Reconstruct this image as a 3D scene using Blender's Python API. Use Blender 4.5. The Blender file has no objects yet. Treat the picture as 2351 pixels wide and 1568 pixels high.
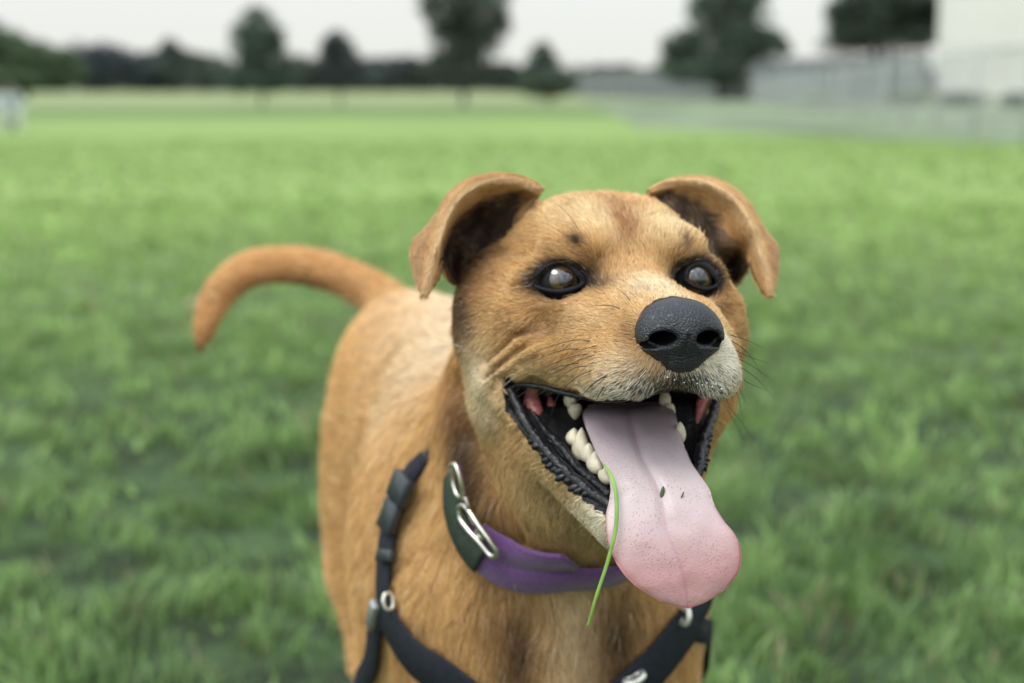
import bpy, math, os
import numpy as np
R = math.radians
C = bpy.context.scene.collection
SC = bpy.context.scene
DBG = os.environ.get('DOG_DEBUG', '')          # development switch only; empty in normal use

# ------------------------------------------------------------------ camera
CAM = np.array([0.0, 0.0, 0.70])
PITCH = R(10.05)
cd = bpy.data.cameras.new('camera')
cam = bpy.data.objects.new('camera', cd); C.objects.link(cam)
cam.location = CAM; cam.rotation_euler = (R(90) - PITCH, 0, 0)
cd.lens = 50; cd.sensor_width = 36; cd.clip_start = 0.05; cd.clip_end = 5000
cd.dof.use_dof = True; cd.dof.focus_distance = 0.645; cd.dof.aperture_fstop = 5.6
SC.camera = cam
# ------------------------------------------------------------------ world, sun, exposure
w = bpy.data.worlds.new('World'); SC.world = w; w.use_nodes = True
nt = w.node_tree; N = nt.nodes; L = nt.links
SUN_EL, SUN_AZ = R(58), R(-135)                 # azimuth measured from +Y towards +X
bg = N['Background']
sky = N.new('ShaderNodeTexSky'); sky.sky_type = 'NISHITA'; sky.sun_disc = False
sky.sun_elevation = SUN_EL; sky.sun_rotation = SUN_AZ
gam = N.new('ShaderNodeVectorMath'); gam.operation = 'SCALE'; gam.inputs['Scale'].default_value = 0.08
L.new(sky.outputs[0], gam.inputs[0])
tc = N.new('ShaderNodeTexCoord'); sx = N.new('ShaderNodeSeparateXYZ'); L.new(tc.outputs['Generated'], sx.inputs[0])
rmp = N.new('ShaderNodeValToRGB')              # overcast: about twice as bright overhead as at the horizon
rmp.color_ramp.elements[0].position = 0.0; rmp.color_ramp.elements[0].color = (0.89, 0.90, 0.845, 1)
rmp.color_ramp.elements[1].position = 1.0; rmp.color_ramp.elements[1].color = (1.62, 1.80, 2.05, 1)
L.new(sx.outputs['Z'], rmp.inputs[0])
mx = N.new('ShaderNodeMix'); mx.data_type = 'RGBA'; mx.inputs[0].default_value = 0.9
L.new(gam.outputs[0], mx.inputs[6]); L.new(rmp.outputs[0], mx.inputs[7])
# thinner, brighter cloud on the sun's side of the sky, broken up overhead
sdv = N.new('ShaderNodeVectorMath'); sdv.operation = 'DOT_PRODUCT'; L.new(tc.outputs['Generated'], sdv.inputs[0])
sdv.inputs[1].default_value = (math.cos(SUN_EL) * math.sin(SUN_AZ), math.cos(SUN_EL) * math.cos(SUN_AZ), math.sin(SUN_EL))
mr1 = N.new('ShaderNodeMapRange'); mr1.inputs[1].default_value = .15; mr1.inputs[2].default_value = 1; mr1.inputs[3].default_value = 1; mr1.inputs[4].default_value = 1.55; L.new(sdv.outputs['Value'], mr1.inputs[0])
cn = N.new('ShaderNodeTexNoise'); cn.inputs['Scale'].default_value = 2.6; cn.inputs['Detail'].default_value = 4; L.new(tc.outputs['Generated'], cn.inputs['Vector'])
mr2 = N.new('ShaderNodeMapRange'); mr2.inputs[1].default_value = .35; mr2.inputs[2].default_value = .65; mr2.inputs[3].default_value = .55; mr2.inputs[4].default_value = 1.35; L.new(cn.outputs['Fac'], mr2.inputs[0])
mr3 = N.new('ShaderNodeMapRange'); mr3.inputs[1].default_value = .12; mr3.inputs[2].default_value = .35; L.new(sx.outputs['Z'], mr3.inputs[0])
mm = N.new('ShaderNodeMix'); mm.inputs[2].default_value = 1; L.new(mr3.outputs[0], mm.inputs[0]); L.new(mr2.outputs[0], mm.inputs[3])
mu1 = N.new('ShaderNodeMath'); mu1.operation = 'MULTIPLY'; L.new(mr1.outputs[0], mu1.inputs[0]); L.new(mm.outputs[0], mu1.inputs[1])
sc1 = N.new('ShaderNodeVectorMath'); sc1.operation = 'SCALE'; L.new(mx.outputs[2], sc1.inputs[0]); L.new(mu1.outputs[0], sc1.inputs['Scale'])
L.new(sc1.outputs[0], bg.inputs['Color']); bg.inputs['Strength'].default_value = 1.0
sd = bpy.data.lights.new('sun', 'SUN'); sd.energy = 1.3; sd.angle = R(22); sd.color = (1, 0.96, 0.88)
sun = bpy.data.objects.new('sun', sd); C.objects.link(sun)
sun.rotation_euler = (R(90) - SUN_EL, 0, -SUN_AZ + math.pi)
sun.rotation_euler = (-(R(90) - SUN_EL), 0, -SUN_AZ)
SC.view_settings.view_transform = 'Standard'; SC.view_settings.look = 'None'
SC.view_settings.exposure = 0.0; SC.view_settings.gamma = 1
SC.cycles.use_denoising = True
SC.cycles.max_bounces = 6; SC.cycles.diffuse_bounces = 3; SC.cycles.glossy_bounces = 2
SC.cycles.transmission_bounces = 3; SC.cycles.transparent_max_bounces = 8
SC.cycles.sample_clamp_indirect = 4

# ------------------------------------------------------------------ frames of reference
F_ = 3265.0; CX, CY = 1175.5, 784.0
cf = np.array([0, math.cos(PITCH), -math.sin(PITCH)]); cu = np.array([0, math.sin(PITCH), math.cos(PITCH)]); cr = np.array([1.0, 0, 0])
def at(px, py, d): return CAM + d * (cf + cr * (px - CX) / F_ + cu * (CY - py) / F_)
HM = np.array([[0.98382637, 0.17859031, -0.0138263], [0.17876235, -0.97399942, 0.1391731], [-0.01138816, 0.13939379, 0.99017154]])
HO = np.array([0.05943032, 0.71472458, 0.60692513])   # between the eyes; rows: dog's right-to-left, forward, up
def h2w(h): return HO + np.asarray(h, float) / 100 @ HM
def w2h(p): return (np.asarray(p) - HO) @ HM.T * 100
def hd(px, py, yh):                                    # head coordinates (cm) of a sight line at forward depth yh
    d = cf + cr * (px - CX) / F_ + cu * (CY - py) / F_
    t = (yh / 100 - (CAM - HO) @ HM[1]) / (d @ HM[1])
    return w2h(CAM + t * d)
def unit(v): return v / (np.linalg.norm(v, axis=-1, keepdims=True) + 1e-12)
rng = np.random.default_rng(7)

def vnoise(p, s, seed=0):                              # value noise in [-1,1]
    p = np.asarray(p) * s + 100.0 + seed * 17.3
    i = np.floor(p).astype(np.int64); f = p - i; f = f * f * (3 - 2 * f); out = 0
    for dx in (0, 1):
        for dy in (0, 1):
            for dz in (0, 1):
                h = (i[:, 0] + dx) * 374761393 + (i[:, 1] + dy) * 668265263 + (i[:, 2] + dz) * 2147483647 + seed * 1013904223
                h = (h ^ (h >> 13)) * 1274126177 & 0xffffffff; h = h ^ (h >> 16)
                v = (h & 0xffff) / 32767.5 - 1
                wx = f[:, 0] if dx else 1 - f[:, 0]; wy = f[:, 1] if dy else 1 - f[:, 1]; wz = f[:, 2] if dz else 1 - f[:, 2]
                out = out + v * wx * wy * wz
    return out

# ------------------------------------------------------------------ object helpers
def tag(o, label=None, cat=None, group=None, kind=None):
    if label: o['label'] = label
    if cat: o['category'] = cat
    if group: o['group'] = group
    if kind: o['kind'] = kind
    return o
def empty(name, loc, rz=0):
    o = bpy.data.objects.new(name, None); C.objects.link(o); o.location = loc; o.rotation_euler = (0, 0, rz); o.empty_display_size = .05
    return o
def mesh(name, V, Fs, mat, parent=None, smooth=True, cols=None, mats=None, midx=None):
    me = bpy.data.meshes.new(name); V = np.asarray(V, float)
    if parent is not None: V = V - np.array(parent.location)
    if isinstance(Fs, np.ndarray):
        n, k = Fs.shape
        me.vertices.add(len(V)); me.vertices.foreach_set('co', V.astype(np.float32).ravel())
        me.loops.add(n * k); me.loops.foreach_set('vertex_index', Fs.astype(np.int32).ravel())
        me.polygons.add(n); me.polygons.foreach_set('loop_start', np.arange(0, n * k, k, dtype=np.int32))
        me.update(calc_edges=True); me.validate()
    else:
        me.from_pydata(V.tolist(), [], [list(map(int, f)) for f in Fs])
    if smooth: me.polygons.foreach_set('use_smooth', np.ones(len(me.polygons), bool))
    for m in (mats or [mat]): me.materials.append(m)
    if midx is not None: me.polygons.foreach_set('material_index', np.asarray(midx, np.int32))
    if cols is not None:
        a = me.color_attributes.new('col', 'FLOAT_COLOR', 'POINT')
        c = np.ones((len(V), 4), np.float32); c[:, :3] = cols; a.data.foreach_set('color', c.ravel())
    me.update()
    o = bpy.data.objects.new(name, me); C.objects.link(o)
    if parent is not None: o.parent = parent
    return o
def grid_faces(nu, nv, closeu=False, closev=False):
    fs = []
    for i in range(nu if closeu else nu - 1):
        for j in range(nv if closev else nv - 1):
            a = i * nv + j; b = i * nv + (j + 1) % nv; c = ((i + 1) % nu) * nv + (j + 1) % nv; d = ((i + 1) % nu) * nv + j
            fs.append((a, b, c, d))
    return np.array(fs)
def merge(parts):
    V = []; Fs = []; n = 0
    for v, f in parts:
        V.append(np.asarray(v)); Fs += [tuple(int(i) + n for i in q) for q in f]; n += len(v)
    return np.vstack(V), Fs
def cr_spline(P, n):                                   # Catmull-Rom through P
    P = np.asarray(P, float); Q = np.vstack([2 * P[0] - P[1], P, 2 * P[-1] - P[-2]]); out = []
    ts = np.linspace(0, len(P) - 1, n)
    for t in ts:
        i = min(int(t), len(P) - 2); u = t - i; a, b, c, d = Q[i:i + 4]
        out.append(0.5 * ((2 * b) + (-a + c) * u + (2 * a - 5 * b + 4 * c - d) * u * u + (-a + 3 * b - 3 * c + d) * u ** 3))
    return np.array(out)
def tube(P, rad, k=10, cap=True, closed=False, up=(0, 0, 1)):
    P = np.asarray(P, float); n = len(P); rad = np.broadcast_to(rad, (n,)) if np.ndim(rad) < 2 else rad
    T = unit(np.roll(P, -1, 0) - np.roll(P, 1, 0)) if closed else unit(np.gradient(P, axis=0))
    Nn = np.zeros_like(P); a = np.array(up, float)
    if abs(T[0] @ a) > .95: a = np.array([1., 0, 0])
    for i in range(n):
        a = a - T[i] * (a @ T[i]); a = a / np.linalg.norm(a); Nn[i] = a
    B = np.cross(T, Nn); an = np.linspace(0, 2 * np.pi, k, endpoint=False)
    V = P[:, None] + rad[:, None, None] * (np.cos(an)[None, :, None] * Nn[:, None] + np.sin(an)[None, :, None] * B[:, None])
    V = V.reshape(-1, 3); Fs = grid_faces(n, k, closed, True).tolist()
    if cap and not closed:
        Fs.append(list(range(k))[::-1]); Fs.append([(n - 1) * k + i for i in range(k)])
    return V, Fs
def ribbon(P, W, T, closed=False):                     # strap: centres P, half-width vectors W, half-thickness vectors T, rounded edges
    P, W, T = map(np.asarray, (P, W, T)); n = len(P)
    sec = [(-1, -.5), (-.96, -1), (0, -1), (.96, -1), (1, -.5), (1, .5), (.96, 1), (0, 1), (-.96, 1), (-1, .5)]
    V = np.stack([P + a * W + b * T for a, b in sec], 1).reshape(-1, 3); k = len(sec)
    Fs = grid_faces(n, k, closed, True).tolist()
    if not closed: Fs += [list(range(k))[::-1], [(n - 1) * k + i for i in range(k)]]
    return V, Fs
def boxv(c, ax, half):                                 # bevelled box
    ax = np.asarray(ax); hx, hy, hz = half; b = min(min(half) * .35, .012); V = []
    for z, s in ((-hz, b), (-hz + b, 0), (hz - b, 0), (hz, b)):
        for x, y in ((-hx + b, -hy + s), (hx - b, -hy + s), (hx - s, -hy + b), (hx - s, hy - b), (hx - b, hy - s), (-hx + b, hy - s), (-hx + s, hy - b), (-hx + s, -hy + b)):
            V.append(c + x * ax[0] + y * ax[1] + z * ax[2])
    Fs = grid_faces(4, 8, False, True).tolist() + [list(range(8))[::-1], [24 + i for i in range(8)]]
    return np.array(V), Fs
def sphere(c, r, nu=12, nv=16, ax=None):
    u = np.linspace(0, np.pi, nu)[:, None]; v = np.linspace(0, 2 * np.pi, nv, endpoint=False)[None]
    Q = np.stack([np.sin(u) * np.cos(v), np.sin(u) * np.sin(v), np.cos(u) * np.ones_like(v)], -1).reshape(-1, 3) * np.asarray(r)
    if ax is not None: Q = Q @ np.asarray(ax)
    return Q + c, grid_faces(nu, nv, False, True).tolist()

# ------------------------------------------------------------------ materials
def mat(name, col=(.5, .5, .5), rough=.6, spec=.5, metal=0, coat=0, attr=None, noise=None, bump=None, sss=0, transl=0, sheen=0):
    m = bpy.data.materials.new(name); m.use_nodes = True; t = m.node_tree; n = t.nodes; l = t.links; b = n['Principled BSDF']
    b.inputs['Base Color'].default_value = (*col, 1); b.inputs['Roughness'].default_value = rough
    b.inputs['Specular IOR Level'].default_value = spec; b.inputs['Metallic'].default_value = metal; b.inputs['Coat Weight'].default_value = coat
    b.inputs['Coat Roughness'].default_value = .06; b.inputs['Sheen Weight'].default_value = sheen
    src = None
    if attr:
        a = n.new('ShaderNodeAttribute'); a.attribute_name = attr; src = a.outputs['Color']
    if noise:                                          # (scale, strength[, detail])
        tx = n.new('ShaderNodeTexNoise'); tx.inputs['Scale'].default_value = noise[0]; tx.inputs['Detail'].default_value = 5
        tcn = n.new('ShaderNodeTexCoord'); l.new(tcn.outputs['Object'], tx.inputs['Vector'])
        mr = n.new('ShaderNodeMapRange'); mr.inputs[1].default_value = .3; mr.inputs[2].default_value = .7
        mr.inputs[3].default_value = 1 - noise[1]; mr.inputs[4].default_value = 1 + noise[1]; l.new(tx.outputs['Fac'], mr.inputs[0])
        vm = n.new('ShaderNodeVectorMath'); vm.operation = 'SCALE'; l.new(mr.outputs[0], vm.inputs['Scale'])
        if src: l.new(src, vm.inputs[0])
        else: vm.inputs[0].default_value = col
        src = vm.outputs[0]
    if src: l.new(src, b.inputs['Base Color'])
    if sss:
        b.inputs['Subsurface Weight'].default_value = sss; b.inputs['Subsurface Radius'].default_value = (.012, .004, .003); b.inputs['Subsurface Scale'].default_value = 1
    if bump:                                           # (kind, scale, strength, distance)
        tx = n.new('ShaderNodeTexNoise' if bump[0] == 'noise' else 'ShaderNodeTexVoronoi'); tx.inputs['Scale'].default_value = bump[1]
        tcn = n.new('ShaderNodeTexCoord'); l.new(tcn.outputs['Object'], tx.inputs['Vector'])
        bp = n.new('ShaderNodeBump'); bp.inputs['Strength'].default_value = bump[2]; bp.inputs['Distance'].default_value = bump[3]
        if bump[0] == 'cells': tx.feature = 'DISTANCE_TO_EDGE'
        if bump[0] == 'cells':
            mr = n.new('ShaderNodeMapRange'); mr.inputs[2].default_value = .22; l.new(tx.outputs['Distance'], mr.inputs[0]); l.new(mr.outputs[0], bp.inputs['Height'])
        else: l.new(tx.outputs[0] if bump[0] == 'noise' else tx.outputs['Distance'], bp.inputs['Height'])
        l.new(bp.outputs[0], b.inputs['Normal'])
    if transl:
        tr = n.new('ShaderNodeBsdfTranslucent'); ms = n.new('ShaderNodeMixShader'); ms.inputs[0].default_value = transl
        if src: l.new(src, tr.inputs['Color'])
        else: tr.inputs['Color'].default_value = (*col, 1)
        l.new(b.outputs[0], ms.inputs[1]); l.new(tr.outputs[0], ms.inputs[2]); l.new(ms.outputs[0], n['Material Output'].inputs['Surface'])
    return m

M_skin = mat('dog_skin', rough=.75, spec=.15, attr='col')
M_fur = mat('dog_fur', rough=.55, spec=.25, attr='hcol', transl=.16)
M_black = mat('wet_black_gum', (.010, .010, .012), rough=.33, spec=.4, noise=(90, .3), bump=('noise', 350, .5, .002))
M_rim = mat('eyelid_skin', (.012, .012, .014), rough=.62, spec=.2, bump=('noise', 500, .4, .001))
M_nose = mat('nose_leather', (.013, .0145, .018), rough=.42, spec=.6, noise=(60, .25), bump=('cells', 620, .42, .0010))
M_tooth = mat('tooth_enamel', (.70, .62, .46), rough=.3, spec=.5, sss=.15, noise=(90, .18))
M_pink = mat('cheek_membrane', (.42, .13, .12), rough=.3, spec=.5, noise=(80, .3))
M_whisk = mat('whisker', (.02, .018, .018), rough=.4)
M_whiskw = mat('pale_whisker', (.5, .45, .38), rough=.4)
M_steel = mat('nickel', (.72, .69, .62), rough=.28, metal=1, noise=(200, .1))
M_black_web = mat('black_webbing', (.018, .021, .028), rough=.8, spec=.25, noise=(300, .25), bump=('noise', 900, .6, .001))
M_plastic = mat('black_plastic', (.03, .036, .042), rough=.4, spec=.5, noise=(60, .12))
M_purple = mat('purple_webbing', (.12, .042, .165), rough=.75, spec=.3, noise=(500, .3), bump=('noise', 1100, .8, .001), sheen=.3)
M_green_web = mat('dark_green_webbing', (.035, .05, .035), rough=.75, spec=.25, noise=(300, .25), bump=('noise', 900, .6, .001))
M_blade = mat('grass_stalk', (.30, .50, .10), rough=.45, noise=(60, .25), transl=.3)
M_drop = mat('saliva_and_specks', (.75, .76, .74), rough=.08, spec=.8, coat=1)
M_steel2 = mat('brushed_ring', (.78, .76, .68), rough=.4, metal=.8, noise=(200, .1))

# ================================================================== THE SETTING
# lawn: one sheet out to the horizon
def ground_material():
    m = bpy.data.materials.new('lawn_soil'); m.use_nodes = True; n = m.node_tree.nodes; l = m.node_tree.links; b = n['Principled BSDF']
    g = n.new('ShaderNodeNewGeometry')
    def noise(sc, det=4):
        t = n.new('ShaderNodeTexNoise'); t.inputs['Scale'].default_value = sc; t.inputs['Detail'].default_value = det; l.new(g.outputs['Position'], t.inputs['Vector']); return t.outputs['Fac']
    def mix(f, a, c):
        x = n.new('ShaderNodeMix'); x.data_type = 'RGBA'; l.new(f, x.inputs[0])
        for i, v in ((6, a), (7, c)):
            if isinstance(v, tuple): x.inputs[i].default_value = (*v, 1)
            else: l.new(v, x.inputs[i])
        return x.outputs[2]
    def rng_(src, a, b_):
        r_ = n.new('ShaderNodeMapRange'); r_.inputs[1].default_value = a; r_.inputs[2].default_value = b_; l.new(src, r_.inputs[0]); return r_.outputs[0]
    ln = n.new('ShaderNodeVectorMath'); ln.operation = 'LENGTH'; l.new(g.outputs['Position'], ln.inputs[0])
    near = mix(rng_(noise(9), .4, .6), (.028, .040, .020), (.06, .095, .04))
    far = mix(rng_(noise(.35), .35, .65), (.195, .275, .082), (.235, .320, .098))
    a = mix(rng_(ln.outputs['Value'], 3, 9), near, far)  # far lawn lightened to paint in its sheen at a grazing view
    a = mix(rng_(ln.outputs['Value'], 34, 40), a, (.125, .185, .065))  # darker ring paints in the strip of shade under the trees
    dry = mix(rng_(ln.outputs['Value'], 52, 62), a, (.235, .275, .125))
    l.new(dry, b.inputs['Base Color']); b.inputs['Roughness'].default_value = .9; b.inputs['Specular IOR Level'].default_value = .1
    return m
xs = np.array([-2500, -400, -100, -30, -10, 0, 10, 30, 100, 400, 2500.]); ys = np.array([-300, -30, -5, 0, 5, 10, 20, 40, 80, 160, 400, 1200, 4000.])
gx, gy = np.meshgrid(xs, ys, indexing='ij')
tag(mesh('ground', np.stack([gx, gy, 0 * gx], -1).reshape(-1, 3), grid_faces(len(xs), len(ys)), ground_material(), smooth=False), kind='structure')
# dry gravel strip below the fence on the right
def gravel_path():
    m = mat('dry_gravel', (.185, .225, .135), rough=.95, spec=.1, noise=(.30, .5))
    top = [at(1420, 262, 37), at(1460, 292, 26.5), at(1700, 300, 23.8), at(2100, 322, 19.4), at(2500, 345, 16.4), at(3200, 380, 13.), at(6000, 440, 9.)]
    bot = [at(1330, 231, 90), at(1500, 229, 98), at(1750, 232, 86), at(2090, 244, 58), at(2600, 252, 48), at(3300, 262, 40.), at(6000, 290, 27.)]
    V = [(p[0], p[1], .004) for p in top] + [(p[0], p[1], .004) for p in bot]
    k = len(top); tag(mesh('path', V, [(i, i + 1, k + i + 1, k + i) for i in range(k - 1)], m, smooth=False), kind='structure')
gravel_path()

# grass: blades in clumps, long near the camera, sparser and wider farther off
def blades():
    Vs = []; Fs = []; Cs = []; base = 0
    for (d0, d1, dens, hgt, wid) in ((1.25, 2.6, 9000, .062, .0042), (2.6, 4.5, 3600, .060, .0065), (4.5, 9, 900, .055, .012), (9, 20, 150, .05, .028)):
        area = .78 * (d1 ** 2 - d0 ** 2); n = int(area * dens)
        d = np.sqrt(rng.uniform(d0 ** 2, d1 ** 2, n)); x = rng.uniform(-.78, .78, n) * d
        p = np.stack([x, d, 0 * d], 1)
        cl = vnoise(p, 16, 1) * .7 + vnoise(p, 7, 2) * .5
        keep = rng.random(n) < np.clip(.68 + cl * 1.6, .08, 1); p = p[keep]; cl = cl[keep]; n = len(p)
        h = .68 * hgt * rng.uniform(.5, 1.2, n) * np.clip(.9 + 1.0 * cl, .3, 1.7); wd = wid * rng.uniform(.7, 1.3, n) * np.where(rng.random(n) < .14, 2.2, 1)
        fan = np.stack([vnoise(p, 9, 4), vnoise(p, 9, 5)], 1) * .9 + rng.normal(0, .5, (n, 2))
        lean = fan * h[:, None] * .75
        an = rng.uniform(0, np.pi, n); sd_ = np.stack([np.cos(an), np.sin(an), 0 * an], 1) * wd[:, None] * .5
        up = np.array([0, 0, 1.]); L3 = np.concatenate([lean, 0 * h[:, None]], 1)
        m1 = p + L3 * .3 + up * h[:, None] * .55; tip = p + L3 + up * h[:, None] * .92
        V = np.stack([p - sd_, p + sd_, m1 - sd_ * .85, m1 + sd_ * .85, tip], 1)
        idx = base + np.arange(n)[:, None] * 5
        Fs.append(idx + np.array([[0, 1, 3]])); Fs.append(idx + np.array([[0, 3, 2]])); Fs.append(idx + np.array([[2, 3, 4]]))
        hue = vnoise(p, 3.2, 7)[:, None] * .5 + vnoise(p, 22, 8)[:, None] * .7 + rng.normal(0, .3, (n, 1)); hue = np.clip(hue * .5 + .5, 0, 1)
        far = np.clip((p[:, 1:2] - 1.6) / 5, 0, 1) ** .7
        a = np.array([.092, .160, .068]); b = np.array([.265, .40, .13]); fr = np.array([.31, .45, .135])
        c = a * (1 - hue) + b * hue; c = c * (1 - far * .85) + fr * far * .85  # blades lighten with distance, grazing sheen put into the colour
        dry = rng.random((n, 1)) < .05; c = np.where(dry, np.array([.34, .30, .17]) * rng.uniform(.6, 1.1, (n, 1)), c)
        c = c * rng.uniform(.75, 1.25, (n, 1)) * (1 + .5 * np.clip(vnoise(p, 12, 12) + .5 * vnoise(p, 26, 13), -1, 1))[:, None]
        Vs.append(V.reshape(-1, 3)); Cs.append(np.repeat(c, 5, 0)); base += n * 5
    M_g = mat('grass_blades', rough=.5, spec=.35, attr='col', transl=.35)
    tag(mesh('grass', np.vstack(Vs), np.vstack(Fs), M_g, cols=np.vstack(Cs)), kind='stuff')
blades()

# ------------------------------------------------------------------ trees
M_bark = mat('bark', (.10, .085, .065), rough=.9, noise=(6, .3), bump=('noise', 12, .6, .02))
def leaf_mat(name, c):
    return mat(name, c, rough=.6, spec=.25, attr='col', transl=.25)
M_leaf = leaf_mat('tree_leaves', (.05, .08, .04))
def crown_mesh(blobs, n, leaf, col, seed, gap=.15):
    """blobs: (x,y,z,rx,ry,rz) in tree space; leaves stand in clumps through the volume, thinner where the noise is low"""
    n = int(n * 1.5); g = np.random.default_rng(seed); big = np.array(blobs, float); B = [big]     # ragged outline: small clumps standing out of the big ones
    for q in range(9):
        o = unit(g.normal(size=(len(big), 3))); s = g.uniform(.22, .42, (len(big), 1)); o[:, 2] = np.abs(o[:, 2]) * .9 - .2
        B.append(np.hstack([big[:, :3] + o * big[:, 3:] * g.uniform(.8, 1.08, (len(big), 1)), big[:, 3:] * s]))
    B = np.vstack(B); vol = B[:, 3] * B[:, 4] * B[:, 5]; k = g.choice(len(B), n, p=vol ** .8 / (vol ** .8).sum())
    v = unit(g.normal(size=(n, 3))) * (g.random((n, 1)) ** .42); p = B[k, :3] + v * B[k, 3:]
    s = 2.2 / max(B[:, 3].max(), .4); nz = vnoise(p, s * 1.6, seed); r = np.linalg.norm(v, axis=1)
    keep = nz + .42 - gap * 2.6 * r * g.random(n) > -.30; p = p[keep]; nz = nz[keep]; n = len(p)
    a = unit(g.normal(size=(n, 3))); b = unit(np.cross(a, g.normal(size=(n, 3)))); sz = leaf * g.uniform(.6, 1.4, (n, 1))
    V = np.stack([p - a * sz, p + b * sz * .5, p + a * sz, p - b * sz * .5], 1).reshape(-1, 3)
    F4 = np.arange(n * 4).reshape(-1, 4)
    c = np.array(col) * np.array([1.7, 1.65, 1.9]) * (1 + .35 * nz[:, None]) * g.uniform(.7, 1.35, (n, 1)); c = c * np.array([1, 1, 1]) + g.normal(0, .004, (n, 3))
    return V, F4, np.repeat(np.clip(c, .004, 1), 4, 0)
def tree(name, pos, blobs, H, label, cat='tree', group=None, n=7000, leaf=.09, col=(.045, .075, .038), seed=1, trunk_r=None, trunk_top=.6, lean=0):
    t = empty(name, pos); tag(t, label, cat, group)
    tr = trunk_r or H * .025; parts = []
    P = [(0, 0, -.05), (lean * .3 * H * .1, 0, H * .2), (lean * .1 * H, .02 * H, H * trunk_top)]
    parts.append(tube(cr_spline(P, 8), np.linspace(tr, tr * .45, 8), 9))
    g = np.random.default_rng(seed + 50)
    for i in range(7):                                   # limbs reaching into the clumps
        b = blobs[i % len(blobs)]; z0 = H * g.uniform(.18, trunk_top)
        e = np.array(b[:3]) + g.normal(size=3) * np.array(b[3:]) * .3
        parts.append(tube(cr_spline([(lean * .1 * z0, 0, z0), (e[0] * .5, e[1] * .5, (z0 + e[2]) / 2 + .03 * H), tuple(e)], 6), np.linspace(tr * .4, tr * .12, 6), 6))
    V, Fq = merge(parts); mesh('trunk', V + np.array(pos), Fq, M_bark, t)
    V, F4, cc = crown_mesh(blobs, n, leaf, col, seed); mesh('crown', V + np.array(pos), F4, M_leaf, t, cols=cc, smooth=False)
    return t
def px_tree(name, cx, base_y, d, shape, label, group=None, **kw):
    """shape: blobs as (px, py, rx_px, ry_px) read off at distance d and given real size and thickness there"""
    shape = [(x, y, rx * 1.12, ry * 1.12) for x, y, rx, ry in shape]; pos = at(cx, 206 + 3265 * .7 / d * .985, d); pos[2] = 0; s = d / F_
    bl = [((x - cx) * s, k * .25 * rx * s, .70 + (206 - y) * s, rx * s, rx * s * .9, ry * s) for k, (x, y, rx, ry) in zip([0, 1, -1, .5, -.5, .2, -.8, 1, 0, -1, .6, .3] * 3, shape)]
    H = max(b[2] + b[5] for b in bl)
    return tree(name, tuple(pos), bl, H, label, 'tree', group, **kw)
GA = 'young trees standing in the field'
px_tree('field_tree', 602, 255, 60, [(596, 75, 50, 50), (565, 100, 36, 40), (628, 95, 28, 34), (592, 150, 60, 48), (640, 178, 48, 34), (560, 178, 48, 38), (602, 120, 50, 60), (592, 42, 24, 26), (610, 190, 85, 24)], 'tall ragged dark field tree, the leftmost of the lone trees', GA, seed=3, n=9000, leaf=.07, trunk_r=.08, col=(.040, .062, .038))
px_tree('field_tree', 780, 250, 62, [(777, 115, 36, 40), (780, 150, 50, 45), (782, 182, 52, 28), (770, 100, 22, 26)], 'small dark rounded cone shaped tree right of the tall ragged one', GA, seed=5, n=7000, leaf=.06, trunk_r=.07, col=(.028, .038, .030))
px_tree('field_tree', 1065, 250, 62, [(1070, 20, 95, 65), (1110, 65, 60, 55), (1020, 35, 45, 45), (1040, 110, 55, 60), (1090, 110, 50, 45), (1050, 165, 78, 45), (1070, -60, 85, 60), (1010, 160, 40, 40), (1120, 170, 40, 25)], 'tallest broad dark tree, its top cut by the photo edge above the dog', GA, seed=8, n=14000, leaf=.085, trunk_r=.12, col=(.042, .056, .036))
px_tree('field_tree', 1260, 232, 70, [(1243, 125, 24, 26), (1250, 155, 42, 32), (1262, 185, 62, 28), (1255, 205, 60, 20)], 'low pointed green tree beside the left end of the fence', GA, seed=12, n=6000, leaf=.08, trunk_r=.08, trunk_top=.4, col=(.055, .075, .045))
px_tree('fence_tree', 1650, 205, 92, [(1570, 105, 52, 34), (1560, 150, 50, 40), (1620, 40, 40, 45), (1700, 40, 58, 62), (1660, 110, 85, 52), (1730, 110, 60, 45), (1640, 160, 110, 32), (1760, 95, 35, 30), (1690, -10, 50, 40), (1600, 10, 26, 26)], 'broad dark tree with a two lobed top behind the fence', 'large trees behind the grey fence', seed=15, n=13000, leaf=.14, trunk_r=.3, col=(.040, .060, .034))
px_tree('fence_tree', 2010, 200, 85, [(1960, 30, 70, 50), (2100, 40, 62, 62), (1990, 40, 80, 50), (2070, 40, 75, 60), (2020, -10, 100, 50), (1960, 80, 60, 38), (2040, 90, 95, 35), (1930, 105, 55, 25), (2110, 60, 38, 50)], 'wide flat bottomed dark tree beside the pale building', 'large trees behind the grey fence', seed=19, n=14000, leaf=.13, trunk_r=.3, col=(.036, .052, .032))
px_tree('edge_tree', 60, 212, 120, [(20, 130, 85, 45), (90, 155, 75, 45), (-40, 110, 80, 60), (140, 165, 50, 38), (30, 175, 110, 32), (40, 90, 18, 20)], 'spreading green tree filling the left edge of the field', seed=23, n=11000, leaf=.2, trunk_r=.35, col=(.055, .085, .038))
GB = 'distant trees along the horizon'
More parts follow.
